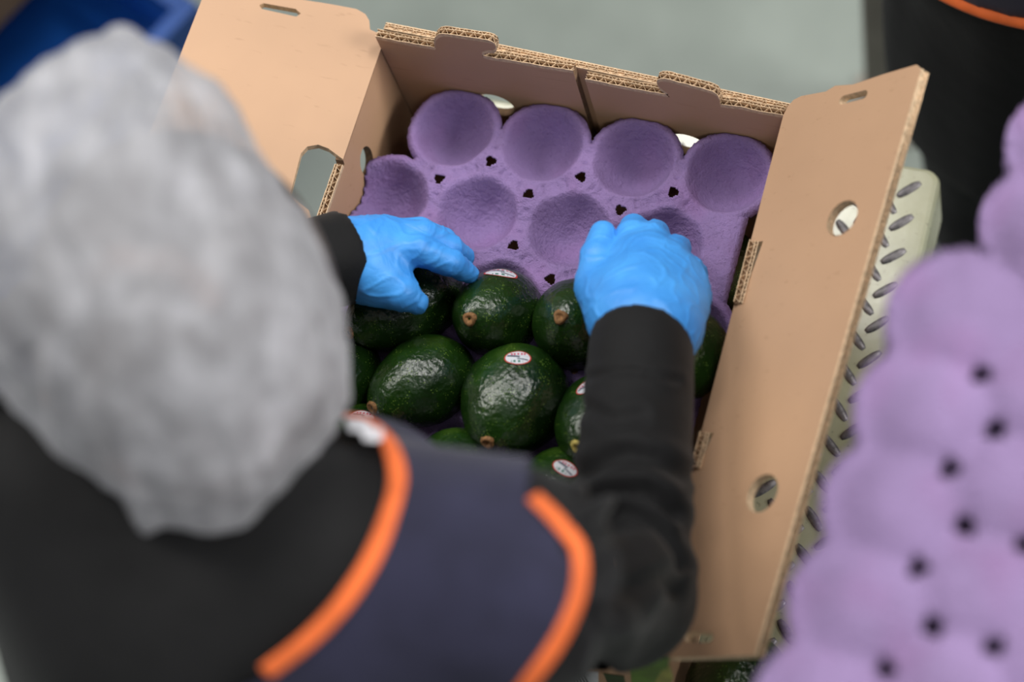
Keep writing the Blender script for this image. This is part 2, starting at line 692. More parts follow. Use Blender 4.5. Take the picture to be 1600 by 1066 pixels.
tv, tf = [], []
NL = 9
for lvl, (s, z) in enumerate(((1, 0), (.8, .0012), (.5, .0017))):
    for side in (1, -1):
        for i in range(NL):
            u = -1 + 2 * i / (NL - 1)
            if side < 0: u = -u
            w = .0042 * (1 - abs(u) ** 3 * .5)
            tv.append((u * .0112 * (.75 + .25 * s), side * w * .9 * s, z))
R2 = 2 * NL
for l in range(2):
    for k in range(R2):
        tf.append((l * R2 + k, l * R2 + (k + 1) % R2, (l + 1) * R2 + (k + 1) % R2, (l + 1) * R2 + k))
tf.append(tuple(range(2 * R2, 3 * R2)))
tread_me = mesh('tread', tv, tf, True)
tread_me.materials.append(M_tread)
a0 = at(1408, 348, ZT)
DY, DX = .0305, .0142
rest = MB()
ntread = 0
cells = []
for ci in range(-40, 10):
    x = a0[0] + ci * DX
    if not PX0 + .012 < x < PX1 - .008: continue
    odd = ci % 2
    for ri in range(-25, 25):
        y = a0[1] + (ri + (.5 if odd else 0)) * DY
        if not PY0 + .012 < y < PY1 - .010: continue
        cells.append((x, y, (PI / 4 if not odd else -PI / 4)))
kids = []
for x, y, a in cells:
    a += random.uniform(-.05, .05)
    if x > .172 or (y > .145 and x > -.15):
        o = bpy.data.objects.new('tread', tread_me)
        COL.objects.link(o)
        o.location = (x, y, ZT)
        o.rotation_euler = (0, 0, a)
        kids.append(o)
    else:
        c, s = math.cos(a), math.sin(a)
        rest.add([(x + c * p[0] - s * p[1], y + s * p[0] + c * p[1], ZT + p[2]) for p in tv], tf)
adopt(plat, *kids)
o = rest.build('tread_pattern', M_tread, None, True)
o['kind'] = 'stuff'
adopt(plat, o)
tag(plat, 'olive-grey checker plate platform with worn treads under the cardboard carton', 'platform')


# ------------------------------------------------------------------ corrugated carton
def board(name, poly, holes, O, U, V, N, t, mat, parent=None, edge_mat=None):
    """flat board; poly/holes in (u,v); front face at O, body behind it along -N"""
    O, U, V, N = (np.asarray(q, float) for q in (O, U, V, N))
    loops = [poly] + list(holes)
    flat = [p for L in loops for p in L]
    tris = tessellate_polygon([[Vector((p[0], p[1], 0)) for p in L] for L in loops])
    n = len(flat)
    P = [O + U * p[0] + V * p[1] for p in flat]
    v = P + [p - N * t for p in P]
    f = []
    for tr in tris:
        a, b, c = (np.array(flat[i]) for i in tr)
        ar = (b[0] - a[0]) * (c[1] - a[1]) - (b[1] - a[1]) * (c[0] - a[0])
        tr = tuple(tr) if ar > 0 else tuple(reversed(tr))
        f.append(tr)
        f.append(tuple(i + n for i in reversed(tr)))
    k = 0
    nfaces = len(f)
    crease = set()      # the folded side keeps the liner
    for L in loops:
        m_ = len(L)
        for i in range(m_):
            f.append((k + i, k + (i + 1) % m_, n + k + (i + 1) % m_, n + k + i))
            if abs(L[i][0]) < 1e-5 and abs(L[(i + 1) % m_][0]) < 1e-5: crease.add(len(f) - 1)
        k += m_
    me = mesh(name, v, f)
    for i, pl in enumerate(me.polygons):
        pl.material_index = 0 if i < nfaces or i in crease else 1
    bm = bmesh.new()
    bm.from_mesh(me)
    bmesh.ops.recalc_face_normals(bm, faces=bm.faces[:])
    bm.to_mesh(me)
    bm.free()
    o = link(name, me, [mat, edge_mat or M_edge])
    if parent: adopt(parent, o)
    return o


def flutes(name, path, N, t, out, parent, deep=.0028, seed=0):
    """cut edge of double-wall board: three liners and two wavy layers standing proud of the solid edge.
    path runs along the front face edge; the board lies behind it along -N; out = direction away from the board"""
    rnd = random.Random(seed)
    N = np.asarray(N, float)
    out = np.asarray(out, float)
    pts = [np.asarray(p, float) for p in path]
    seg = [np.linalg.norm(b - a) for a, b in zip(pts, pts[1:])]
    L = sum(seg)

    def pos(s):
        for a, b, l in zip(pts, pts[1:], seg):
            if s <= l: return a + (b - a) * (s / l)
            s -= l
        return pts[-1]
    mb = MB()

    def ribbon(fn, th, step, dd):
        n = max(2, int(L / step))
        V, F = [], []
        for i in range(n + 1):
            s = L * i / n
            p = pos(s) - N * fn(s)
            q = dd * (1 + rnd.uniform(-.12, .12))
            for a, b in ((-.5, 0), (.5, 0), (.5, 1), (-.5, 1)):
                V.append(p + N * a * th + out * (q if b else -.0005))
        for i in range(n):
            for a in range(4):
                F.append((i * 4 + a, i * 4 + (a + 1) % 4, (i + 1) * 4 + (a + 1) % 4, (i + 1) * 4 + a))
        mb.add(V, F)
    e = .00036
    for d_ in (e / 2, t * .65, t - e / 2):
        ribbon(lambda s, d_=d_: d_, e * 1.35, .004, deep)
    ph = rnd.uniform(0, 6)
    tri = lambda x: math.sin(2 * PI * x) * 1.0 + .12 * math.sin(6 * PI * x + PI)
    ribbon(lambda s: t * .33 + t * .30 * tri(s / .0076 + ph), e * 1.2, .0009, deep * .9)
    ribbon(lambda s: t * .82 + t * .155 * tri(s / .0060), e * 1.2, .0009, deep * .9)
    o = mb.build(name, M_edge)
    adopt(parent, o)
    return o


ZR = .98
TB = .0066
XL, XR = -.1605, .1600            # inner faces
YB, YF = .1295, -.2865            # inner faces
carton = empty('carton', (0, (YB + YF) / 2, ZT))
board('bottom_panel', [(XL - TB, YF - TB), (XR + TB, YF - TB), (XR + TB, YB + 2 * TB), (XL - TB, YB + 2 * TB)], [],
      (0, 0, ZT + .0082), (1, 0, 0), (0, 1, 0), (0, 0, 1), .006, M_card, carton)


def circle(cx, cy, r, n=28, ry=None):
    return [(cx + r * math.cos(2 * PI * i / n), cy + (ry or r) * math.sin(2 * PI * i / n)) for i in range(n)]


# left wall: inner face x = XL, normal +x ; coordinates (y, z-ZT)
HR = ZR - ZT
lh = on(573, 252, 0, XL)
hy1, hy0 = float(on(527, 246, 0, XL)[1]) + .004, float(on(486, 338, 0, XL)[1])
lw = board('left_wall', [(YF, .007), (YB + TB, .007), (YB + TB, HR - .002), (hy1, HR - .002), (hy1 - .001, HR - .0062), (hy0, HR - .0062), (hy0 - .001, HR - .002), (YF, HR - .002)],
           [circle(lh[1], lh[2] - ZT, .0105, ry=.016)],
           (XL, 0, ZT), (0, 1, 0), (0, 0, 1), (1, 0, 0), TB, M_card, carton, M_shade_tape)
flutes('corrugated_edge', [(XL, hy1 - .003, ZR - .0062), (XL, hy0 - .001, ZR - .0062)], (1, 0, 0), TB, (0, 0, 1), lw, seed=2)

# right wall with two tabs standing up through the fold
tabs = []
for (p, q) in (((1172, 378), (1146, 470)), ((1096, 681), (1082, 737))):
    tabs.append((float(on(p[0], p[1], 0, XR)[1]), float(on(q[0], q[1], 0, XR)[1])))
TBH = .0045
pr = [(YF, .007), (YB + TB, .007), (YB + TB, HR - .002)]
for y1, y0 in tabs:
    pr += [(y1 + .0005, HR - .002), (y1, HR + TBH), (y0, HR + TBH), (y0 - .0005, HR - .002)]
pr += [(YF, HR - .002)]
rw = board('right_wall', pr, [], (XR, 0, ZT), (0, 1, 0), (0, 0, 1), (-1, 0, 0), TB, M_card, carton, M_shade_tape)
for i, (y1, y0) in enumerate(tabs):
    flutes('corrugated_edge', [(XR, y1, ZR + TBH), (XR, y0, ZR + TBH)], (-1, 0, 0), TB, (0, 0, 1), rw, seed=5 + i)

# back wall: outer board and two inner panels with stepped, rounded top tabs
yo = YB + TB + .0006


def xs(px, py, z=ZR): return float(on(px, py, 1, YB)[0])


def zs(px, py): return float(on(px, py, 1, YB)[2]) - ZT


vents = [(773, 164, .0165), (1072, 226, .0165)]
vh = []
for px, py, r in vents:
    p = on(px, py, 1, YB)
    vh.append((float(p[0]), float(p[2]) - ZT, r))
out_prof = [(XL - TB, .007), (XR + TB, .007)]
for px, py in ((1222, 172), (1130, 152), (1030, 133), (900, 106), (775, 80), (600, 46)):
    p = on(px, py, 1, yo)
    out_prof.append((float(p[0]), float(p[2]) - ZT))
out_prof[2] = (XR + .001, out_prof[2][1])
ow = board('back_wall', out_prof, [circle(x, z - .024, r * 1.05, ry=.040) for x, z, r in vh], (0, yo, ZT), (1, 0, 0), (0, 0, 1), (0, -1, 0), TB, M_card, carton)
flutes('corrugated_edge', [(p[0], yo, p[1] + ZT) for p in out_prof[2:]], (0, -1, 0), TB * .8, (0, 0, 1), ow, .0016, seed=9)


def top_profile(pix):
    return [(xs(px, py), zs(px, py)) for px, py in pix]


pL = top_profile([(896, 114), (850, 107), (800, 98), (764, 93), (755, 90), (754, 85), (762, 82), (772, 83), (776, 79), (775, 72), (768, 67), (740, 63), (700, 57), (688, 57), (681, 63), (679, 72), (682, 78), (640, 71), (596, 62)])
pL[-1] = (XL + .001, pL[-1][1])
pRr = top_profile([(1225, 184), (1180, 176), (1160, 171), (1126, 167), (1125, 158), (1120, 150), (1110, 145), (1050, 129), (1036, 126), (1028, 128), (1027, 134), (1032, 141), (1047, 152), (1000, 144), (915, 127)])
pRr[0] = (XR - .001, pRr[0][1])
for prof, nm, sd in ((pL, 'left_inner_panel', 11), (pRr, 'right_inner_panel', 12)):
    xa, xb = prof[-1][0], prof[0][0]
    P = [(xa, .009), (xb, .009)] + prof
    hl = [circle(x, z, r) for x, z, r in vh if xa < x < xb]
    ip = board(nm, P, hl, (0, YB, ZT), (1, 0, 0), (0, 0, 1), (0, -1, 0), TB, M_card, carton, M_shade_tape)
    flutes('corrugated_edge', [(p[0], YB, p[1] + ZT) for p in prof], (0, -1, 0), TB, (0, 0, 1), ip, .0038, seed=sd)
board('front_wall', [(XL - TB, .007), (XR + TB, .007), (XR + TB, HR), (XL - TB, HR)], [], (0, YF, ZT), (1, 0, 0), (0, 0, 1), (0, 1, 0), TB, M_card, carton)

# print and label on the outside of the front wall


def printed(name, pix, mat, lift, lab):
    V = [on(x, y, 1, YF - TB) for x, y in pix]
    for v in V: v[2] = max(v[2], ZT + .004)
    a = [v + np.array([0, -.0004 - lift, 0]) for v in V]
    b = [v + np.array([0, .0002, 0]) for v in V]
    k = len(V)
    m = MB()
    m.add(a + b, [tuple(range(k)), tuple(range(2 * k - 1, k - 1, -1))] + [(i, (i + 1) % k, k + (i + 1) % k, k + i) for i in range(k)])
    o = m.build(name, mat)
    if lab: o['label'] = lab
    adopt(carton, o)


M_pgreen = plain('printed_green', (.09, .19, .02, 1), .4, 60, .35)
M_pdark = plain('printed_dark_green', (.015, .045, .012, 1), .4, 60, .3)
M_pyellow = plain('printed_yellow_green', (.30, .30, .06, 1), .4, 60, .3)
M_pwhite = plain('printed_white', (.62, .64, .66, 1), .5)
printed('printed_label', [(852, 1048), (935, 1050), (945, 1110), (860, 1110)], M_pwhite, .0002, 'white label with black bars on the front of the carton')
for q in range(6):
    x = 891 + q * 5
    printed('printed_bar', [(x - 4, 1055), (x - 1.5, 1055), (x + 8, 1072), (x + 5, 1072)], M_black, .0004, None)
printed('printed_shape', [(943, 1052), (975, 1056), (985, 1100), (965, 1100)], M_pdark, .0002, 'dark green print')
printed('printed_shape', [(985, 1046), (1012, 1034), (1046, 1026), (1044, 1042), (1020, 1075), (990, 1090)], M_pgreen, .0002, 'light green print')
printed('printed_shape', [(1034, 1046), (1047, 1042), (1052, 1060), (1030, 1085), (1012, 1085)], M_pyellow, .0003, 'yellow-green print')

# right flap, folded out and up
fo = np.array([XR - .0002, 0, ZR + .0004])
fw, fh = .092, .074
fl_len = math.hypot(fw, fh)
Ur = np.array([fw, 0, fh]) / fl_len
Nr = np.array([-fh, 0, fw]) / fl_len


def onflap(px, py, O, U, N):
    d = ray(px, py)
    s = (np.asarray(O) - CPOS).dot(N) / d.dot(N)
    p = CPOS + d * s - O
    return float(p.dot(U)), float(p[1])


Rf = lambda px, py: onflap(px, py, fo, Ur, Nr)
P = [Rf(1432, 101), Rf(1441, 110), Rf(1300, 600), Rf(1180, 1024), Rf(1120, 1026), Rf(1046, 1028), (.0, YF + .001)]
for y1, y0 in reversed(tabs):
    P += [(0, y0), (.0070, y0), (.0098, (y1 + y0) / 2), (.0130, y1), (0, y1 + .0002)]
u0 = Rf(1228, 172)
P += [(0, u0[1] - .004), Rf(1231, 166), Rf(1240, 156), Rf(1252, 150), Rf(1290, 143), Rf(1305, 134), Rf(1333, 132), Rf(1380, 116)]


def rot_slot(c, half, w, ang=0, n=6):
    L = []
    for e, a0 in ((1, -PI / 2), (-1, PI / 2)):
        for i in range(n + 1):
            a = a0 + PI * i / n
            L.append((e * half + w * math.cos(a), w * math.sin(a)))
    ca, sa = math.cos(ang), math.sin(ang)
    return [(c[0] + ca * x - sa * y, c[1] + sa * x + ca * y) for x, y in L]


hs = [circle(*Rf(1316, 341), .0135), circle(*Rf(1191, 771), .0135), rot_slot(Rf(1333, 152), .0095, .0036), rot_slot(Rf(1092, 996), .0095, .0036)]
rf = board('right_flap', P, hs, fo, Ur, (0, 1, 0), Nr, TB, M_card, carton)
# cut edge of the flap
e3 = lambda u, y: fo + Ur * u + np.array([0, y, 0])
flutes('corrugated_edge', [e3(*Rf(1440, 108)), e3(*Rf(1300, 600)), e3(*Rf(1180, 1024))], Nr, TB, Ur, rf, .0016, seed=21)
c_ = Rf(1316, 341)
flutes('corrugated_edge', [e3(c_[0] + .0135 * math.cos(a), c_[1] + .0135 * math.sin(a)) for a in np.linspace(0, 2 * PI, 30)], Nr, TB, (0, 0, 0.02), rf, .02, seed=22)

# left flap
lo_ = np.array([XL + .0004, 0, ZR + .0004])
lw_, lh_ = .142, .030
ll = math.hypot(lw_, lh_)
Ul = np.array([-lw_, 0, lh_]) / ll
Nl = np.array([lh_, 0, lw_]) / ll
Lf = lambda px, py: onflap(px, py, lo_, Ul, Nl)
P = [(0, YF + .001)]
P += [(0, hy0 - .003), (.004, hy0 - .001), (.012, hy0 + .012)]
hole = [Lf(453, 305), Lf(470, 240), Lf(480, 229), Lf(497, 226), Lf(513, 232)]
P += hole + [(0, hy1)]
P += [(0, Lf(583, 52)[1]), Lf(578, 46), Lf(577, 32), Lf(571, 22), Lf(557, 14), Lf(520, 7), Lf(476, 0), Lf(395, -14), Lf(330, -22), Lf(322, -18), Lf(315, 0)]
ue = Lf(315, 0)[0]
P += [(ue + .003, YF + .001)]
P = [(-a, b) for a, b in P]
slot = [(-a, b) for a, b in (Lf(405, 8), Lf(412, 5), Lf(462, 14), Lf(470, 21), Lf(463, 26), Lf(409, 14))]
lf = board('left_flap', P, [slot], lo_, -Ul, (0, 1, 0), Nl, TB, M_card, carton)
tag(carton, 'open brown corrugated carton holding the purple tray of avocados', 'carton')


# ------------------------------------------------------------------ moulded pulp trays
def tray_mesh(name, cups, R, depth, step, margin, lip, flats=(), hole_r=.0032, inter=(), th=.0018, seed=1, rough=.0009, clip=None, rc=1.16, dip=0.0, kk=.005):
    """height field of cups (bowls going down from z=0), outline = discs round every cup plus flat patches"""
    cups = np.array(cups)
    x0, y0 = cups.min(0) - R - margin - .03
    x1, y1 = cups.max(0) + R + margin + .03
    nx, ny = int((x1 - x0) / step) + 1, int((y1 - y0) / step) + 1
    X, Y = np.meshgrid(x0 + step * np.arange(nx), y0 + step * np.arange(ny), indexing='ij')
    rnd = np.random.RandomState(seed)
    Z = np.full(X.shape, .004)
    D = np.full(X.shape, 9.0)
    k = kk
    Rc = R * rc
    for cx, cy in cups:
        r = np.hypot(X - cx, Y - cy)
        D = np.minimum(D, r - R)
        q = r / Rc
        b = depth * (np.abs(q) ** 2.5 - 1)
        h = np.maximum(k - np.abs(Z - b), 0) / k
        Z = np.minimum(Z, b) - h * h * k * .25
    top = 0.0
    h = np.maximum(.007 - np.abs(Z - top), 0) / .007
    Z = np.minimum(Z, top) - h * h * .007 * .25
    E = D - margin
    for hx, hy in inter:            # the web between three cups is closed
        E = np.minimum(E, np.hypot(X - hx, Y - hy) - R * .5)
    for i in range(len(cups)):      # and so is the valley between two neighbours on the rim
        for j in range(i):
            if np.hypot(*(cups[i] - cups[j])) < R * 2.8:
                mx, my = (cups[i] + cups[j]) / 2
                Z -= dip * np.exp(-(np.hypot(X - mx, Y - my) / .010) ** 2)
                E = np.minimum(E, np.hypot(X - mx, Y - my) - R * .36)
    for fx0, fy0, fx1, fy1 in flats:
        e = np.maximum(np.maximum(fx0 - X, X - fx1), np.maximum(fy0 - Y, Y - fy1))
        E = np.minimum(E, e)
    # rolled-down outer rim
    Z = Z - lip * np.clip(1 + E / .004, 0, 1) ** 2
    # posts round the drain holes
    keep = E < 0
    for hx, hy in inter:
        r = np.hypot(X - hx, Y - hy)
        Z += .0022 * np.exp(-(r / .0055) ** 4) - .0035 * np.exp(-(r / .0032) ** 2)
        rr = hole_r * (1 + .2 * np.sin(3 * np.arctan2(Y - hy, X - hx) + hx * 900))
        keep &= r > rr
    s = np.zeros(X.shape)
    for fr, am in ((90, .5), (220, .3), (520, .2)):
        for _ in range(5):
            a = rnd.uniform(0, 2 * PI)
            s += am / 3 * np.sin(fr * (math.cos(a) * X + math.sin(a) * Y) + rnd.uniform(0, 6) + 1.5 * np.sin(fr * .37 * (X - Y)))
    Z += rough * s
    # ragged outline
    if clip: E = np.maximum(E, np.maximum(np.maximum(clip[0] - X, X - clip[2]), np.maximum(clip[1] - Y, Y - clip[3])))
    edge = .00015 * np.sin(X * 700 + 3 * np.sin(Y * 410)) + 0.0001 * np.sin(Y * 930 + X * 260)
    keep &= (E + edge) < 0
    idx = -np.ones(X.shape, int)
    cellk = keep[:-1, :-1] & keep[1:, :-1] & keep[1:, 1:] & keep[:-1, 1:]
    used = np.zeros(X.shape, bool)
    for a in (slice(0, -1), slice(1, None)):
        for b in (slice(0, -1), slice(1, None)):
            used[a, b] |= cellk
    idx[used] = np.arange(used.sum())
    V = np.stack([X[used], Y[used], Z[used]], 1)
    q = np.stack([idx[:-1, :-1][cellk], idx[1:, :-1][cellk], idx[1:, 1:][cellk], idx[:-1, 1:][cellk]], 1)
    n = len(V)
    Vb = V.copy()
    Vb[:, 2] -= th
    # walls along open edges
    ed = {}
    for f in q:
        for i in range(4):
            a, b = int(f[i]), int(f[(i + 1) % 4])
            ed[(a, b)] = 1
    side = [(b, a, a + n, b + n) for (a, b) in ed if (b, a) not in ed]
    Ee = (E + edge)
    gx, gy = np.gradient(Ee, step)
    bi = np.array(sorted({q_ for t_ in side for q_ in t_[:2]}))
    ev, gxv, gyv = Ee[used][bi], gx[used][bi], gy[used][bi]
    g2 = gxv ** 2 + gyv ** 2 + 1e-6
    sh = np.where((ev > -1.7 * step) & (g2 > .3), -ev / g2, 0)
    V[bi, 0] += sh * gxv
    V[bi, 1] += sh * gyv
    Vb = V.copy()
    Vb[:, 2] -= th
    faces = [tuple(f) for f in q] + [tuple(i + n for i in f[::-1]) for f in q] + side
    return mesh(name, np.concatenate([V, Vb]), faces, True)


ZTR = .935
c11, c14 = at(710, 208, ZTR), at(1133, 268, ZTR)
c2a, c2d = at(622, 310, ZTR), at(1032, 388, ZTR)
pit = .0735
px_mid = (c11[0] + c14[0]) / 2
rowA = [px_mid + (i - 1.5) * pit for i in range(4)]
rowB = [x - pit * .47 for x in rowA]
y1r, y2r = .0940, .0280
ROWP = y1r - y2r
cups, inter = [], []
for r in range(6):
    y = y1r - r * ROWP
    for x in (rowA if r % 2 == 0 else rowB):
        cups.append((x, y))
for i, a in enumerate(cups):
    for j in range(i):
        for k in range(j):
            b, c = cups[j], cups[k]
            if all(math.hypot(p[0] - q[0], p[1] - q[1]) < .085 for p, q in ((a, b), (b, c), (a, c))):
                inter.append(((a[0] + b[0] + c[0]) / 3, (a[1] + b[1] + c[1]) / 3))
Rcup = .0290
flats = []
for r in (1, 3, 5):
    y = y1r - r * ROWP
    flats.append((rowB[-1] + .02, y - .036, XR - .015, y + .036))
print('TRAY rows', np.round(c11, 3), np.round(c14, 3), np.round(c2a, 3), np.round(c2d, 3), 'x', np.round(rowA, 3), np.round(rowB, 3))
tm = tray_mesh('pulp_tray', cups, Rcup, .031, .0011, .0094, .006, flats, .0034, inter, clip=(XL + .0012, YF + .002, XR - .0065, YB - .0012), rc=1.07, dip=.0042, kk=.0028, rough=.0011)
tray = link('pulp_tray', tm, M_pulp)
tray.location = (0, 0, ZTR)
tray.rotation_euler = (0, 0, .0)
tag(tray, 'purple moulded pulp tray with empty cups inside the open carton', 'tray')


# ------------------------------------------------------------------ avocados
def avo_mesh(L, D, seed, pear=.16):
    """egg along +x (stem end), lightly lumpy"""
    nu, nv = 40, 48
    V, F = [], []
    rnd = random.Random(seed)
    o = Vector((rnd.uniform(0, 50), rnd.uniform(0, 50), 0))
    for i in range(nu + 1):
        t = PI * i / nu
        ct = math.cos(t)
        rad = D / 2 * math.sin(t) ** .96 * (1 - pear * ct - .06 * ct * ct)
        for j in range(nv):
            a = 2 * PI * j / nv
            p = Vector((L / 2 * ct, rad * math.cos(a), rad * math.sin(a)))
            d = noise.noise(p * 40 + o) * .0011 + noise.noise(p * 170 + o) * .0006 * math.sin(t)
            V.append(p + p.normalized() * d)
    for i in range(nu):
        for j in range(nv):
            F.append((i * nv + j, (i + 1) * nv + j, (i + 1) * nv + (j + 1) % nv, i * nv + (j + 1) % nv))
    me = mesh('avocado', V, F, True)
    bm = bmesh.new()
    bm.from_mesh(me)
    bmesh.ops.remove_doubles(bm, verts=bm.verts[:], dist=.00005)
    bmesh.ops.recalc_face_normals(bm, faces=bm.faces[:])
    bm.to_mesh(me)
    bm.free()
    return me


def stem_mesh(seed):
    rnd = random.Random(seed)
    V, F = [], []
    n = 14
    prof = [(-.0025, .0056), (.0006, .0052), (.0018, .0044), (.0020, .0030), (.0012, .0020), (.0004, .0012), (.0003, .0002)]
    for z, r in prof:
        for k in range(n):
            a = 2 * PI * k / n
            rr = r * (1 + .1 * math.sin(3 * a + seed) + rnd.uniform(-.07, .07))
            V.append((z, rr * math.cos(a), rr * math.sin(a)))
    for l in range(len(prof) - 1):
        for k in range(n):
            F.append((l * n + k, l * n + (k + 1) % n, (l + 1) * n + (k + 1) % n, (l + 1) * n + k))
    F.append(tuple(range((len(prof) - 1) * n, len(prof) * n)))
    return mesh('stem', V, F, True)


CAMX, CAMY, CAMZ = CM[:, 0], CM[:, 1], CM[:, 2]


def avocado(cpx, z, stempx, L, D, label, seed, sticker=None, stem_mat=None, group='avocados in the tray', mat=None, st_rot=0, toward=1, pear=.16, st_size=(.0100, .0072)):
    c = at(cpx[0], cpx[1], z)
    depth = (c - CPOS).dot(CAMZ)
    d2 = np.array([stempx[0] - cpx[0], stempx[1] - cpx[1]]) * depth / FPX
    v = CAMX * d2[0] + CAMY * d2[1]
    m = np.linalg.norm(v) / (L * .47)
    m = min(m, .97)
    ax = v / (np.linalg.norm(v) + 1e-9) * m - CAMZ * math.sqrt(1 - m * m) * toward
    ax /= np.linalg.norm(ax)
    X = Vector(ax)
    Yv = X.cross(Vector((0, 0, 1))).normalized()
    Zv = X.cross(Yv)
    o = link('avocado', avo_mesh(L, D, seed, pear), mat or M_avo)
    o.matrix_world = Matrix((X, Yv, Zv)).transposed().to_4x4()
    o.location = c
    s = link('stem', stem_mesh(seed), stem_mat or M_stem, o)
    s.location = (L / 2 - .0002, 0, 0)
    if stem_mat is not None: s['label'] = 'yellowish stem end'
    if sticker:
        mw = Matrix.Translation(Vector(c)) @ Matrix((X, Yv, Zv)).transposed().to_4x4()
        inv = mw.inverted()
        bv = BVHTree.FromPolygons([v_.co.copy() for v_ in o.data.vertices], [tuple(p.vertices) for p in o.data.polygons])
        ro = inv @ Vector(CPOS)
        rd = (inv.to_3x3() @ Vector(ray(*sticker))).normalized()
        hit, nrm, _, _ = bv.ray_cast(ro, rd)
        if hit is None:
            hit, nrm, _, _ = bv.find_nearest(ro + rd * (Vector(c) - Vector(CPOS)).length)
        cx = (inv.to_3x3() @ Vector(CAMX))
        u = (cx - nrm * cx.dot(nrm)).normalized()
        w = nrm.cross(u)
        u, w = u * math.cos(st_rot) + w * math.sin(st_rot), -u * math.sin(st_rot) + w * math.cos(st_rot)
        nr_, na = 6, 28
        V, F, UV = [], [], []
        for i in range(nr_ + 1):
            for k in range(na):
                a = 2 * PI * k / na
                rr = i / nr_
                q = hit + u * (st_size[0] * rr * math.cos(a)) + w * (st_size[1] * rr * math.sin(a))
                h2, n2, _, _ = bv.find_nearest(q)
                V.append(h2 + n2 * .00035)
                UV.append((.5 + .5 * rr * math.cos(a), .5 + .5 * rr * math.sin(a)))
        for i in range(nr_):
            for k in range(na):
                F.append((i * na + k, i * na + (k + 1) % na, (i + 1) * na + (k + 1) % na, (i + 1) * na + k))
        me = mesh('sticker', V, F, True)
        uv = me.uv_layers.new(name='UVMap')
        for lp in me.loops:
            uv.data[lp.index].uv = UV[lp.vertex_index]
        # a little real thickness
        bm = bmesh.new()
        bm.from_mesh(me)
        bmesh.ops.remove_doubles(bm, verts=bm.verts[:], dist=.00001)
        bmesh.ops.recalc_face_normals(bm, faces=bm.faces[:])
        bm.to_mesh(me)
        bm.free()
        st = link('sticker', me, M_stick, o)
        st['label'] = 'white oval fruit sticker with a red border'
    tag(o, label, 'avocado', group)
    return o


avocado((630, 478), .948, (555, 517), .102, .066, 'avocado gripped by the left blue glove, brown stem facing lower left', 1)
avocado((774, 490), .945, (738, 499), .088, .0655, 'stickered avocado between the two gloved hands, ring-shaped brown stem on top', 2, (784, 425), st_size=(.0140, .0075))
avocado((903, 507), .945, (875, 497), .090, .069, 'dull dark avocado touching the left side of the right glove, pale stem showing', 3)
avocado((1066, 556), .945, (1045, 590), .088, .066, 'avocado between the right sleeve and the right carton flap', 5)
avocado((522, 590), .945, (497, 614), .09, .066, 'avocado half hidden by the hair net, below the gripped one', 6)
avocado((656, 600), .945, (590, 633), .090, .066, 'shiny avocado directly below the left thumb, second row, no sticker', 7)
avocado((801, 630), .948, (765, 684), .094, .0775, 'biggest avocado, oval sticker near its top, brown stem at its bottom', 8, (809, 559), st_rot=.05)
avocado((938, 662), .945, (902, 692), .090, .068, 'avocado beside the right forearm with a yellow stem', 9, (918, 604), M_stem_y, st_rot=.6)
avocado((560, 705), .945, (540, 730), .088, .062, 'avocado peeking over the orange collar beside the hair net, sticker on top', 10, (566, 650), st_rot=-.1)
avocado((708, 748), .945, (678, 783), .09, .066, 'avocado mostly behind the navy shoulder, only its top showing', 11)
avocado((874, 783), .945, (846, 820), .09, .068, 'stickered avocado between the navy shoulder and the black elbow', 12, (883, 731), st_rot=-.62)
# lower layer seen in the gap beside the tray
lowav = avocado((1131, 426), .896, (1117, 470), .088, .056, 'bright avocado of the lower layer, glimpsed between tray and right flap', 13, group='avocados below the tray')
# on the platform in front
avocado((1148, 1080), .843, (1090, 1110), .10, .074, 'large dark avocado on the platform below the carton flap corner', 14, group='avocados on the platform')

# ------------------------------------------------------------------ stack of upturned trays, right foreground
pit2 = .0525
zt2 = 1.32
b1 = at(1493, 478, zt2)
A_ = at(1530, 580, zt2)
xrow = float(A_[0]) - pit2 / (2 * math.sqrt(3))
cu2, in2 = [], []
for c in range(6):
    for r in range(8):
        cu2.append((c * pit2 * .866, -r * pit2 - (pit2 / 2 if c % 2 else 0)))
for i, a in enumerate(cu2):
    for j in range(i):
        for k in range(j):
            b, c = cu2[j], cu2[k]
            if all(math.hypot(p[0] - q[0], p[1] - q[1]) < pit2 * 1.1 for p, q in ((a, b), (b, c), (a, c))):
                in2.append(((a[0] + b[0] + c[0]) / 3, (a[1] + b[1] + c[1]) / 3))
tm2 = tray_mesh('upturned_tray', cu2, pit2 * .50, .0105, .0024, .014, .006, [(-.031, -7.8 * pit2, 0, .3 * pit2)], .0036, in2, .0022, 5, .0008)
tm2.materials.append(M_pulp2)
for v in tm2.vertices:
    v.co.z = -v.co.z - .0105      # cups now point up, bump tops at z = 0
tm2.flip_normals()
tm2.update()


def stack(n, x, y, ztop, lab_top, lab_rest, grp):
    for i in range(n):
        o = bpy.data.objects.new('pulp_tray', tm2)
        COL.objects.link(o)
        o.location = (x + random.uniform(-.001, .001) * i, y, ztop - .019 * i)
        o.rotation_euler = (0, 0, -.095)
        tag(o, lab_top if i == 0 else lab_rest, 'tray', grp)


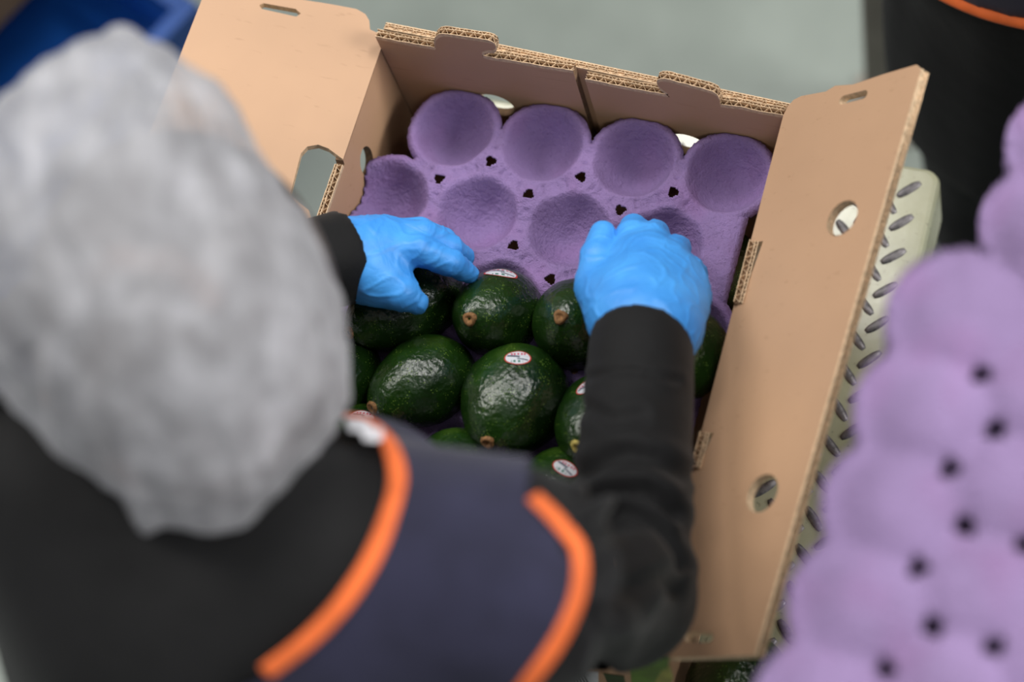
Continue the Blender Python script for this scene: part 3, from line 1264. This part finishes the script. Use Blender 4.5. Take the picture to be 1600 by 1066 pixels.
stack(5, xrow + .003, float(b1[1]) - .004, zt2, 'upturned pale purple pulp tray, nearest and blurred, topmost at the right', 'purple pulp tray hidden directly beneath the topmost upturned tray at the right', 'upturned trays in the right-hand pile')
t2 = at(1590, 330, 1.17)
stack(3, float(t2[0]) + pit2 * .5, float(at(1600, 210, 1.17)[1]) - pit2 * .5, zt2 - .019 * 5 - .006, 'purple pulp tray jutting out behind the nearest upturned tray, by the dark clothed worker', 'purple pulp tray hidden beneath the one jutting out behind', 'shifted trays lower in the right-hand pile')
zb = zt2 - .019 * 5 - .006 - .019 * 2 - .0265
tx0 = .35
m = MB()
m.box((tx0, -.46, zb - .03), (.75, .10, zb))
tt = empty('tray_stand', (.55, -.2, 0))
adopt(tt, m.build('stand_top', M_steel))
for x in (tx0 + .03, .72):
    for y in (-.43, .07):
        m = MB()
        m.box((x - .015, y - .015, 0), (x + .015, y + .015, zb - .03))
        adopt(tt, m.build('leg', M_steel))
tag(tt, 'dark steel stand beneath the pile of purple trays at the right', 'stand')

# ------------------------------------------------------------------ packing worker
worker = empty('person', (-.03, -.46, 0))
Rw, Relb, Rsh = at(1004, 540, 1.035), at(978, 934, 1.075), at(800, 915, 1.275)
Lw, Lelb, Lsh = at(540, 402, 1.008), at(110, 520, 1.12), at(-70, 670, 1.275)
neck = at(335, 905, 1.24)
headc = at(285, 450, 1.345)
hip = np.array([-.03, -.50, .88])
Rcol = neck * .55 + Rsh * .45 + np.array([0, 0, .016])
Lcol = neck * .55 + Lsh * .45 + np.array([0, 0, .016])
torso = [cone(Rsh, Rcol, .052, .058), cone(Lsh, Lcol, .052, .058), cone(Rcol, neck, .058, .062), cone(Lcol, neck, .058, .062),
         ell(np.array([-.03, -.385, 1.13]), (.155, .105, .19)), ell((-.03, -.47, .95), (.15, .11, .16)),
         cone((.045, -.335, 1.15), (.06, -.325, 1.2), .075, .06), cone((-.105, -.335, 1.15), (-.12, -.325, 1.2), .075, .06)]
torso.append(cone(at(470, 770, 1.2), at(560, 776, 1.2), .036, .034))
neck_p = [cone(neck - np.array([0, 0, .02]), neck * .35 + headc * .65, .055, .056)]
# head: crown turned up and forward, face down towards the carton
uh = at(200, 60, 1.33) - at(330, 840, 1.36)
uh /= np.linalg.norm(uh)
wh = -ray(285, 450)
wh = wh - uh * wh.dot(uh)
wh /= np.linalg.norm(wh)
vh_ = np.cross(uh, wh)
RH = np.stack([uh, vh_, wh])
hc = headc - wh * .03
fdir = uh * .75 - wh * .66
fdir /= np.linalg.norm(fdir)
fup = np.cross(vh_, fdir)
if fup.dot(wh) < 0: fup = -fup
face_c = hc + fdir * .075 - fup * .02
head_p = [ell(hc, (.098, .074, .085), RH), ell(face_c - fup * .035 - fdir * .018, (.06, .052, .06), RH),
          cone(face_c + fdir * .022 + fup * .008, face_c + fdir * .033 - fup * .014, .008, .012),
          ell(hc + vh_ * .077 - fup * .02, (.022, .008, .032), RH), ell(hc - vh_ * .077 - fup * .02, (.022, .008, .032), RH),
          ell(face_c + fdir * .014 - fup * .042, (.012, .022, .008), RH)]


def P3(l): return [at(x, y, z) for x, y, z in l]


def finger(pts, rs):
    p = P3(pts)
    return [(cone(p[i], p[i + 1], rs[i], rs[i + 1]), .004) for i in range(len(p) - 1)]


# right hand, back up, fingers bent down over the fruit, thumb along the index finger
def bent(pts, rs, k0, k1):
    p = P3(pts)
    return [(cone(p[i], p[i + 1], rs[i], rs[i + 1]), k0 if i == 0 else k1) for i in range(len(p) - 1)]


rhand = []
wr = at(1003, 528, 1.036)
rhand.append((cone(wr, at(998, 470, 1.028), .027, .027), .02))
for base, mc, r in (((985, 505, 1.032), (984, 410, 1.012), .0145), ((1000, 500, 1.034), (1010, 402, 1.015), .0150), ((1020, 505, 1.033), (1042, 416, 1.011), .0145), ((1036, 512, 1.030), (1065, 442, 1.004), .0140)):
    rhand.append((cone(at(*base), at(*mc), .0200, r), .018))
rhand.append((cone(at(1044, 512, 1.026), at(1068, 466, 1.004), .020, .0175), .018))
rhand += bent([(984, 410, 1.012), (988, 370, 1.001), (990, 357, .977), (984, 362, .955)], (.0145, .0118, .0100, .008), .008, .003)
rhand += bent([(1010, 402, 1.015), (1018, 374, 1.003), (1024, 366, .978), (1016, 376, .953)], (.0145, .0118, .0100, .008), .006, .0025)
rhand += bent([(1042, 416, 1.011), (1050, 395, .999), (1058, 389, .976), (1048, 401, .953)], (.0142, .0115, .0098, .008), .006, .0025)
rhand += bent([(1065, 442, 1.004), (1076, 424, .991), (1086, 430, .970), (1076, 440, .953)], (.0138, .0105, .0090, .0075), .006, .0025)
rhand += [(cone(at(966, 492, 1.028), at(935, 448, 1.014), .021, .0165), .014)]
rhand += [(cone(at(935, 448, 1.014), at(934, 402, 1.014), .0155, .0128), .004), (cone(at(934, 402, 1.014), at(942, 366, 1.010), .0124, .0090), .0015)]
# left hand, coming from the left, index and other fingers over the fruit, thumb below
lhand = []
wl_ = at(545, 400, 1.008)
lhand.append((cone(wl_, at(575, 392, 1.004), .027, .024), .02))
for mc, r in (((602, 390, 1.006), .0128), ((606, 372, 1.001), .0128), ((602, 366, .990), .0122), ((592, 366, .978), .0115)):
    lhand.append((cone(at(560, 396, 1.004 + (mc[2] - .998) * .7), at(*mc), .020, r), .014))
lhand += bent([(602, 390, 1.006), (655, 391, 1.006), (706, 412, .993), (733, 428, .976)], (.0128, .0114, .0098, .0072), .005, .002)
lhand += bent([(606, 371, 1.000), (662, 368, .999), (703, 387, .984), (726, 402, .964)], (.0128, .0112, .0096, .0075), .005, .002)
lhand += bent([(602, 366, .988), (657, 362, .983), (694, 375, .966), (711, 390, .950)], (.0120, .0106, .0092, .0072), .004, .002)
lhand += bent([(592, 366, .976), (640, 366, .966), (670, 378, .954), (686, 388, .946)], (.0112, .0096, .0085, .007), .004, .002)
lhand += [(cone(at(558, 420, 1.000), at(592, 436, 1.004), .024, .0185), .016)]
lhand += [(cone(at(592, 436, 1.004), at(628, 458, 1.002), .0180, .0132), .010), (cone(at(628, 458, 1.002), at(651, 473, .995), .0130, .0085), .003)]

legs = [cone((.06, -.49, .86), (.07, -.47, .48), .085, .056), cone((.07, -.47, .48), (.07, -.50, .09), .054, .036), cone((.07, -.50, .07), (.075, -.40, .035), .036, .032),
        cone((-.12, -.49, .86), (-.13, -.47, .48), .085, .056), cone((-.13, -.47, .48), (-.13, -.50, .09), .054, .036), cone((-.13, -.50, .07), (-.135, -.40, .035), .036, .032)]
arms = [cone(Rsh, Relb, .040, .032), cone(Relb, wr, .032, .024), cone(Lsh, Lelb, .040, .032), cone(Lelb, wl_, .032, .024)]
sleeves = [(cone(Rsh, Relb, .0465, .0390), .05), (cone(Relb, Rw, .0390, .0345), .02), (cone(Lsh, Lelb, .0465, .041), .05), (cone(Lelb, Lw, .040, .0345), .02)]
bp = [(p, .04) for p in torso + neck_p] + [(p, .012) for p in head_p] + [(p, .03) for p in legs] + [(p, .02) for p in arms] + rhand + lhand
body = link('body', sdf_mesh('body', bp, .0042, .03, -.0032), M_skin)
adopt(worker, body)
bvh_ = BVHTree.FromPolygons([v.co.copy() for v in body.data.vertices], [tuple(p.vertices) for p in body.data.polygons])
M_iris = plain('dark_iris', (.03, .016, .008, 1), .2)
for s_ in (1, -1):
    o_ = Vector(face_c + fdir * .2 + fup * .012 + vh_ * .030 * s_)
    h, n_, _, _ = bvh_.ray_cast(o_, Vector(-fdir))
    if h is None: continue
    for nm_, rad_, push, mt in (('eye', .0105, -.0070, M_white), ('iris', .0052, -.0008, M_iris)):
        bm = bmesh.new()
        bmesh.ops.create_uvsphere(bm, u_segments=14, v_segments=8, radius=rad_)
        e = link(nm_, from_bm(nm_, bm, True), mt)
        e.location = h + Vector(fdir) * push
        adopt(worker, e)


def fold(p, a, b, amp, wl, mask, n0):
    ab = b - a
    L = np.linalg.norm(ab)
    s = (np.array(p) - a).dot(ab) / L
    q = noise.noise(Vector(p) * 14 + Vector((n0, 0, 0)))
    q2 = noise.noise(Vector(p) * 30 + Vector((0, n0, 0)))
    return amp * mask(s, L) * (math.sin(2 * PI * s / wl + 4.2 * q) * (.55 + .6 * q2))


FOLDS = [([(905, 850), (950, 832), (985, 862), (986, 915), (965, 950)], .0110, 17),
         ([(900, 818), (965, 808), (1018, 828), (1058, 885)], .0065, 11),
         ([(900, 790), (955, 770), (1012, 770), (1055, 805)], .0050, 11),
         ([(912, 742), (965, 712), (1020, 716), (1066, 742)], .0040, 13),
         ([(985, 930), (1020, 905), (1050, 920)], .0040, 12),
         ([(922, 640), (960, 655), (1000, 648)], .0022, 12),
         ([(925, 590), (985, 578), (1060, 594)], .0018, 6),
         ([(925, 960), (950, 1000), (940, 1040)], .0035, 16)]
FOLDS = [(np.array(smooth_path(q, 6)), a, w) for q, a, w in FOLDS]


def sleeve_disp(p):
    v = np.array(p)
    d = noise.noise(p * 16) * .003
    if v[0] > .04 and v[1] < .02:
        q = proj(v)
        for path, a, w in FOLDS:
            e = np.min(np.hypot(path[:, 0] - q[0], path[:, 1] - q[1]))
            if e < 4 * w:
                d += a * (-math.exp(-(e / w) ** 2) + .55 * math.exp(-((e - 1.9 * w) / w) ** 2))
    dl = np.linalg.norm(v - Lelb)
    m_ = math.exp(-(dl / .08) ** 2)
    if m_ > .02:
        d += fold(p, Lelb, Lw, .005 * m_, .04, lambda s, L: 1, 9)
    return d


cutR = wr - Rw
cutR = np.array(at(1008, 380, .99) - Relb)
cutR /= np.linalg.norm(cutR)
cutL = np.array(wl_ - Lelb)
cutL /= np.linalg.norm(cutL)
sw = sdf_mesh('sweater', [(p, .05) for p in torso] + [(cone(neck - np.array([0, 0, .02]), neck * .75 + headc * .25, .060, .056), .04)] + sleeves, .0036, .03, .0,
              [(at(1003, 522, 1.035), cutR, .11), (at(543, 402, 1.008), cutL, .11), ((0, 0, .80), (0, 0, -1))], sleeve_disp)
sweater = link('sweater', sw, M_black)
adopt(worker, sweater)

# navy tabard over the shoulders, orange binding on its edges
necks = [(534, 652), (560, 656), (588, 668), (610, 700), (622, 752), (606, 815), (575, 885), (530, 950), (475, 1005), (415, 1050), (300, 1110)]
armR = [(833, 778), (862, 806), (888, 836), (904, 862), (905, 910), (893, 955), (865, 1010), (825, 1064), (770, 1130)]
npoly = necks + [(100, 1180), (-150, 1120), (-300, 950), (-240, 760), (-40, 640), (20, 610), (200, 560), (400, 600)]
apoly = armR + [(700, 1200), (1300, 1200), (1300, 600), (850, 600), (835, 700)]
tb = sdf_mesh('tabard', [(p, .05) for p in torso] + [sleeves[0], sleeves[2]], .0045, .03, .0065, [((0, 0, .74), (0, 0, -1))], lambda p: noise.noise(p * 11) * .0035 + noise.noise(p * 28) * .0012)
bm = bmesh.new()
bm.from_mesh(tb)
bm.verts.ensure_lookup_table()
pj = proj(np.array([v.co for v in bm.verts]))
kill = []
for v in bm.verts:
    q = pj[v.index]
    up = v.co.z > 1.08
    if (up and v.normal.z > -.3 and in_poly(q, npoly)) or (up and in_poly(q, apoly)) or (up and v.co.x < -.19) or (v.co.x > .16 and v.co.z < 1.2):
        kill.append(v)
bmesh.ops.delete(bm, geom=kill, context='VERTS')
bm.to_mesh(tb)
bm.free()
tabard = link('tabard', tb, M_navy)
adopt(worker, tabard)


def piping(curve, target, width, parent, name='piping', fallback=1.25):
    bv = BVHTree.FromPolygons([v.co.copy() for v in target.vertices], [tuple(p.vertices) for p in target.polygons])
    pts, ups = [], []
    last = None
    for q in smooth_path(curve, 6):
        r = ray(*q)
        h, n, _, dd = bv.ray_cast(Vector(CPOS), Vector(r))
        if h is None or (last is not None and (h - last).length > .05):
            t0 = (last if last is not None else Vector(at(q[0], q[1], fallback)))
            tt_ = (np.array(t0) - CPOS).dot(r)
            h, n, _, dd = bv.find_nearest(Vector(CPOS + r * tt_))
        last = h
        pts.append(np.array(h) + np.array(n) * .001)
        ups.append(np.array(n))
    for _ in range(3):
        pts = [pts[0]] + [(pts[i - 1] + 2 * pts[i] + pts[i + 1]) / 4 for i in range(1, len(pts) - 1)] + [pts[-1]]
        ups = [ups[0]] + [(ups[i - 1] + 2 * ups[i] + ups[i + 1]) / 4 for i in range(1, len(ups) - 1)] + [ups[-1]]
    m = MB()
    m.tube(pts, width / 2, 10, flat=.34, ups=ups)
    o = m.build(name, M_orange, None, True)
    o['label'] = 'bright orange edge binding'
    adopt(parent, o)
    return o


full = sdf_mesh('tabard_full', [(p, .05) for p in torso] + [sleeves[0], sleeves[2]], .006, .03, .0065)
piping(necks[:10], full, .0095, tabard)
piping(armR, full, .0095, tabard)
# white woven tags inside the collar
bvs = BVHTree.FromPolygons([v.co.copy() for v in full.vertices], [tuple(p.vertices) for p in full.polygons])
for quad in ([(538, 664), (566, 666), (582, 677), (572, 682), (545, 680)], [(562, 683), (578, 683), (594, 680), (597, 692), (590, 697), (568, 695)]):
    m = MB()
    V = []
    for q in quad:
        h, n, _, _ = bvs.ray_cast(Vector(CPOS), Vector(ray(*q)))
        if h is None: h, n = Vector(at(q[0], q[1], 1.25)), Vector((0, 0, 1))
        V.append((np.array(h) + np.array(n) * .004, np.array(h) + np.array(n) * .0025))
    k = len(V)
    m.add([a for a, _ in V] + [b for _, b in V], [tuple(range(k)), tuple(range(2 * k - 1, k - 1, -1))] + [(i, (i + 1) % k, k + (i + 1) % k, k + i) for i in range(k)])
    o = m.build('collar_tag', M_white)
    o['label'] = 'small white tag inside the collar'
    adopt(worker, o)


# gloves
def glove_disp(p):
    a = noise.noise(p * 40) * .0006
    q = Vector((p.x * 45 + 2 * noise.noise(p * 30), p.y * 45 - p.x * 25, p.z * 90))
    b = 1 - abs(noise.noise(q)) * 2
    return a + .0009 * max(0, b - .72) * 3


for nm, hd, lab in (('glove', rhand, 'right glove, back of the hand up'), ('glove', lhand, 'left glove spread over an avocado')):
    g = link(nm, sdf_mesh(nm, hd, .0015, .01, 0.0, (), glove_disp), M_glove)
    g['label'] = lab
    adopt(worker, g)

# trousers and shoes
tr = link('trousers', sdf_mesh('trousers', [(p, .04) for p in legs if p[2][2] > .05] + [((ell((-.03, -.47, .93), (.155, .115, .13))), .05)], .009, .04, .012, [((0, 0, .98), (0, 0, 1)), ((0, 0, .06), (0, 0, -1))]), M_trouser)
adopt(worker, tr)
for x in (.07, -.13):
    sh = link('shoe', sdf_mesh('shoe', [cone((x, -.50, .07), (x, -.50, .04), .048, .045), cone((x, -.49, .04), (x + .004, -.37, .032), .045, .036)], .006, .03, .004, [((0, 0, 0.0), (0, 0, -1))]), M_boot)
    adopt(worker, sh)

# hair and net
hair = link('hair', sdf_mesh('hair', [ell(hc + wh * .006 - uh * .005, (.112, .084, .088), RH), ell(hc - uh * .06 + wh * .03, (.05, .045, .045), RH)], .005, .03, 0, [(hc + fdir * .066, fdir)]), M_hair)
adopt(worker, hair)
out = [(-12, 190), (40, 128), (64, 106), (85, 92), (140, 74), (180, 60), (225, 57), (255, 68), (300, 106), (345, 138), (372, 180), (392, 232), (412, 265), (440, 312), (470, 345), (500, 392), (522, 440), (533, 520), (540, 600), (530, 655), (500, 690), (470, 745), (440, 785), (400, 820), (360, 836), (325, 841), (290, 836), (240, 820), (190, 775), (150, 742), (90, 690), (50, 655), (32, 620), (0, 590), (-32, 520), (-45, 430), (-42, 310), (-30, 235)]
cpx = np.array([262, 448.])
ang = np.array([math.atan2(y - cpx[1], x - cpx[0]) for x, y in out])
rad = np.array([math.hypot(x - cpx[0], y - cpx[1]) for x, y in out])
od = np.argsort(ang)
ang, rad = ang[od], rad[od]
A3 = np.concatenate([ang - 2 * PI, ang, ang + 2 * PI])
R3 = np.concatenate([rad, rad, rad])
cc = at(cpx[0], cpx[1], 1.36)
dep = (cc - CPOS).dot(CAMZ)
nu, nv = 110, 220
V, F = [], []
LMAX = PI * .80
for i in range(nu + 1):
    lat = LMAX * i / nu
    for j in range(nv):
        th = 2 * PI * j / nv - PI
        R_ = np.interp(th, A3, R3) * dep / FPX
        s_ = math.sin(lat)
        blend = s_ ** 1.0
        if lat > PI / 2:
            s_ = s_ ** .8
        p = cc + (CAMX * math.cos(th) + CAMY * math.sin(th)) * R_ * s_ - CAMZ * (.125 * math.cos(lat) if lat < PI / 2 else .115 * math.cos(lat))
        pv = Vector(p)
        nrm = Vector(p - cc).normalized()
        # soft crumples: long pleats running front to back plus round puckers
        la, lb_ = float((p - cc).dot(uh)), float((p - cc).dot(vh_))
        pl = noise.noise(Vector((la * 14, lb_ * 75 + 1.5 * noise.noise(pv * 20), 4)))
        pk = noise.noise(pv * 55)
        pk2 = noise.noise(pv * 26 + Vector((7, 3, 1)))
        edge = min(1, (1.0 - abs(math.cos(lat))) * 2)
        amp = .0062 * pl + .0024 * pk + .004 * pk2
        if lat > PI * .62: amp += .004 * math.sin(th * 46 + 2 * noise.noise(pv * 30))
        V.append(pv + nrm * amp * (.35 + .65 * edge))
for i in range(nu):
    for j in range(nv):
        F.append((i * nv + j, (i + 1) * nv + j, (i + 1) * nv + (j + 1) % nv, i * nv + (j + 1) % nv))
me = mesh('hair_net', V, F, True)
bm = bmesh.new()
bm.from_mesh(me)
bmesh.ops.remove_doubles(bm, verts=bm.verts[:], dist=.0004)
bmesh.ops.recalc_face_normals(bm, faces=bm.faces[:])
bm.to_mesh(me)
bm.free()
net = link('hair_net', me, M_net)
adopt(worker, net)
tag(worker, 'person in white hair net, navy tabard and blue gloves packing avocados into the carton', 'person', kind=None)

# ------------------------------------------------------------------ second worker behind the platform
w2 = empty('person', (.375, .46, 0))
cx, cy = .375, .46
b2 = [cone((cx - .16, cy, 1.36), (cx + .16, cy, 1.36), .055, .055), ell((cx, cy, 1.16), (.165, .115, .25)), ell((cx, cy, .92), (.17, .12, .15)),
      cone((cx, cy, 1.36), (cx, cy - .01, 1.47), .055, .052), ell((cx, cy - .02, 1.57), (.072, .092, .112)), cone((cx, cy - .108, 1.57), (cx, cy - .118, 1.55), .008, .012)]
l2 = [cone((cx - .09, cy, .86), (cx - .105, cy, .48), .088, .06), cone((cx - .105, cy, .48), (cx - .11, cy + .02, .09), .058, .04),
      cone((cx + .09, cy, .86), (cx + .105, cy, .48), .088, .06), cone((cx + .105, cy, .48), (cx + .11, cy + .02, .09), .058, .04)]
f2 = [cone((cx - .11, cy + .02, .07), (cx - .115, cy - .09, .035), .04, .034), cone((cx + .11, cy + .02, .07), (cx + .115, cy - .09, .035), .04, .034)]
a2 = [cone((cx - .18, cy, 1.36), (cx - .21, cy + .08, 1.12), .044, .036), cone((cx - .21, cy + .08, 1.12), (cx - .12, cy + .20, .98), .035, .026),
      cone((cx + .18, cy, 1.36), (cx + .21, cy + .08, 1.12), .044, .036), cone((cx + .21, cy + .08, 1.12), (cx + .12, cy + .20, .98), .035, .026)]
h2 = []
for s_ in (-1, 1):       # hands clasped loosely behind the back
    wx, wy, wz = cx + s_ * .12, cy + .20, .98
    h2.append((cone((wx, wy, wz), (wx - s_ * .05, wy + .012, wz - .045), .024, .026), .02))
    for q in range(4):
        zz = wz - .035 - q * .015
        h2.append((cone((wx - s_ * .052, wy + .012, zz), (wx - s_ * .092, wy + .016, zz - .022), .0095, .009), .004))
        h2.append((cone((wx - s_ * .092, wy + .016, zz - .022), (wx - s_ * .112, wy + .002, zz - .030), .009, .0075), .004))
    h2.append((cone((wx - s_ * .03, wy, wz - .02), (wx - s_ * .085, wy - .02, wz - .02), .012, .0095), .006))
o = link('body', sdf_mesh('body', [(p, .04) for p in b2] + [(p, .03) for p in l2 + f2] + [(p, .02) for p in a2] + h2, .0065, .03, 0.0), M_skin)
adopt(w2, o)
o = link('sweater', sdf_mesh('sweater', [(p, .05) for p in b2[:4]] + [(p, .03) for p in a2], .009, .04, .010, [((0, 0, .84), (0, 0, -1)), ((0, 0, 1.45), (0, 0, 1)), ((cx - .125, cy + .195, .985), (.55, .6, -.6), .08), ((cx + .125, cy + .195, .985), (-.55, .6, -.6), .08)],
                             lambda p: noise.noise(p * 14) * .004), M_black)
adopt(w2, o)
o = link('trousers', sdf_mesh('trousers', [(p, .04) for p in l2] + [(b2[2], .06)], .009, .05, .016, [((0, 0, 1.0), (0, 0, 1)), ((0, 0, .07), (0, 0, -1))], lambda p: noise.noise(p * 12) * .006), M_trouser)
adopt(w2, o)
# long black apron over the legs, with a hem fold and two press studs
ap = sdf_mesh('apron', [ell((cx, cy - .01, .62), (.185, .125, .60)), ell((cx, cy, 1.16), (.17, .12, .25)), ell((cx, cy, .92), (.175, .13, .2))], .009, .06, .024,
              [((0, 0, .50), (0, 0, -1)), ((0, 0, 1.3), (0, 0, 1)), ((cx, cy + .06, 1), (0, 1, 0))], lambda p: noise.noise(Vector((p.x * 16, p.y * 16, p.z * 3))) * .006)
apo = link('apron', ap, M_trouser)
adopt(w2, apo)
hem2 = [(1470, -12), (1500, 8), (1530, 22), (1565, 33), (1620, 43), (1680, 45)]
tp = [(p, .05) for p in b2[:3]] + [(ell((cx, cy - .01, .62), (.185, .125, .60)), .06)]
t2full = sdf_mesh('tabard_whole', tp, .009, .04, .034, [((0, 0, .56), (0, 0, -1))])
bv2 = BVHTree.FromPolygons([v.co.copy() for v in t2full.vertices], [tuple(p.vertices) for p in t2full.polygons])
hits = []
for q in hem2:
    h, n_, _, _ = bv2.ray_cast(Vector(CPOS), Vector(ray(*q)))
    if h is not None: hits.append(np.array(h))
hits = np.array(hits)
bz = np.polyfit(hits[:, 0], hits[:, 2], 1)
pN = np.array([bz[0], 0, -1.0])
pN /= np.linalg.norm(pN)
pP = np.array([0, 0, bz[1]])
t2m = sdf_mesh('tabard', tp, .009, .04, .034, [(pP, pN), ((cx - .185, 0, 0), (-1, 0, 0)), ((cx + .185, 0, 0), (1, 0, 0))], lambda p: noise.noise(p * 10) * .002)
tb2 = link('tabard', t2m, M_navy)
adopt(w2, tb2)
rim_pts = [v.co.copy() for v in t2full.vertices if abs((np.array(v.co) - pP).dot(pN)) < .006 and v.co.x > cx - .184 and v.co.x < cx + .184 and v.co.y < cy]
rim_pts.sort(key=lambda p: math.atan2(p.y - cy, p.x - cx))
pth = []
for k in range(0, 40):
    x = cx - .183 + .366 * k / 39
    near = [p for p in rim_pts if abs(p.x - x) < .012]
    if near:
        yy = sum(p.y for p in near) / len(near)
        pth.append(np.array([x, yy - .001, pP[2] + (x - pP[0]) * bz[0] + .003]))
for _ in range(4):
    pth = [pth[0]] + [(pth[i - 1] + 2 * pth[i] + pth[i + 1]) / 4 for i in range(1, len(pth) - 1)] + [pth[-1]]
m = MB()
m.tube(pth, .0055, 8)
o = m.build('piping', M_orange, None, True)
o['label'] = 'orange edge binding along the hem'
adopt(tb2, o)
for x in (.108, -.108):
    o = link('boot', sdf_mesh('boot', [cone((cx + x, cy + .02, .16), (cx + x, cy + .02, .05), .052, .05), cone((cx + x, cy + .01, .045), (cx + x * 1.05, cy - .10, .04), .048, .04)], .007, .03, .004, [((0, 0, 0), (0, 0, -1))]), M_boot)
    adopt(w2, o)
bm = bmesh.new()
bmesh.ops.create_uvsphere(bm, u_segments=20, v_segments=14, radius=1)
for v in bm.verts:
    v.co = (cx + v.co.x * .085, cy + v.co.y * .1, 1.60 + v.co.z * .10)
o = link('hair_net', from_bm('hair_net', bm, True), M_net)
adopt(w2, o)
tag(w2, 'dark-clothed person standing behind the platform, orange hem at upper right', 'person')

# ------------------------------------------------------------------ background
bp_ = at(1384, 175, 0)
m = MB()
m.box((bp_[0] - .022, bp_[1] - .022, 0), (bp_[0] + .022, bp_[1] + .022, 1.1))
post = empty('steel_post', (float(bp_[0]), float(bp_[1]), 0))
adopt(post, m.build('post_tube', M_post, None, False, .004))
m = MB()
m.box((bp_[0] - .045, bp_[1] - .045, 0), (bp_[0] + .045, bp_[1] + .045, .008))
adopt(post, m.build('base_plate', M_post))
tag(post, 'grey-brown square steel post on the floor left of the dark-clothed person', 'post')

# blue plastic crates on the floor, upper left
cr0 = at(292, 70, .32)


def crate(x, y, z, rot, lab, L=.60, Wd=.40, H=.16):
    e = empty('plastic_crate', (x, y, z))
    e.rotation_euler = (0, 0, rot)
    m = MB()
    t = .012
    m.box((-L / 2, -Wd / 2, 0), (L / 2, Wd / 2, t))
    m.build('crate_floor', M_blue, e)
    for sx in (-1, 1):
        m = MB()
        x0, x1 = sorted((sx * L / 2, sx * (L / 2 - t)))
        m.box((x0, -Wd / 2, t), (x1, Wd / 2, H * .45))
        m.box((x0, -Wd / 2, H * .45), (x1, -.06, H * .78))
        m.box((x0, .06, H * .45), (x1, Wd / 2, H * .78))
        m.build('end_wall', M_blue, e)
    for sy in (-1, 1):
        y0, y1 = sorted((sy * Wd / 2, sy * (Wd / 2 - t)))
        m = MB()
        m.box((-L / 2, y0, t), (L / 2, y1, H * .78))
        for k in range(7):
            xx = -L / 2 + .06 + k * (L - .12) / 6
            yy0, yy1 = sorted((sy * Wd / 2, sy * (Wd / 2 + .008)))
            m.box((xx - .008, yy0, t), (xx + .008, yy1, H * .78))
        m.build('side_wall', M_blue, e)
    m = MB()
    for a, b in (((-L / 2 - .012, -Wd / 2 - .012), (L / 2 + .012, -Wd / 2 + t)), ((-L / 2 - .012, Wd / 2 - t), (L / 2 + .012, Wd / 2 + .012)),
                 ((-L / 2 - .012, -Wd / 2 + t), (-L / 2 + t, Wd / 2 - t)), ((L / 2 - t, -Wd / 2 + t), (L / 2 + .012, Wd / 2 - t))):
        m.box((a[0], a[1], H * .78), (b[0], b[1], H))
    m.build('rim', M_bluedark, e, False, .002)
    tag(e, lab, 'crate', 'blue crates on the floor')
    return e


zc = .31
e1 = at(120, 0, zc) - at(0, 125, zc)
e1 /= np.linalg.norm(e1)
e2 = np.array([e1[1], -e1[0], 0])
p0 = at(60, 62, zc)
s1 = float((at(298, 6, zc) - p0).dot(e1))
rotc = math.atan2(e1[1], e1[0])
cc_ = p0 + e1 * (s1 - .31) - e2 * .065
for i in range(2):
    crate(float(cc_[0]), float(cc_[1]), i * .1605, rotc, ('top blue plastic crate of the pile at the upper left behind the hair net', 'lower blue plastic crate of the pile on the floor at the upper left')[1 - i])
cb = p0 - e2 * .195 + e1 * -.02
e = empty('closed_carton', (float(cb[0]), float(cb[1]), .322))
m = MB()
m.box((-.2, -.15, 0), (.2, .15, .06))
o = m.build('carton_body', M_brown, e, False, .003)
m = MB()
m.box((-.2, -.025, .06), (.2, .025, .0606))
m.build('packing_tape', M_shade_tape, e)
e.rotation_euler = (0, 0, rotc)
tag(e, 'closed brown carton lying on the blue crates at the extreme top left corner', 'carton')
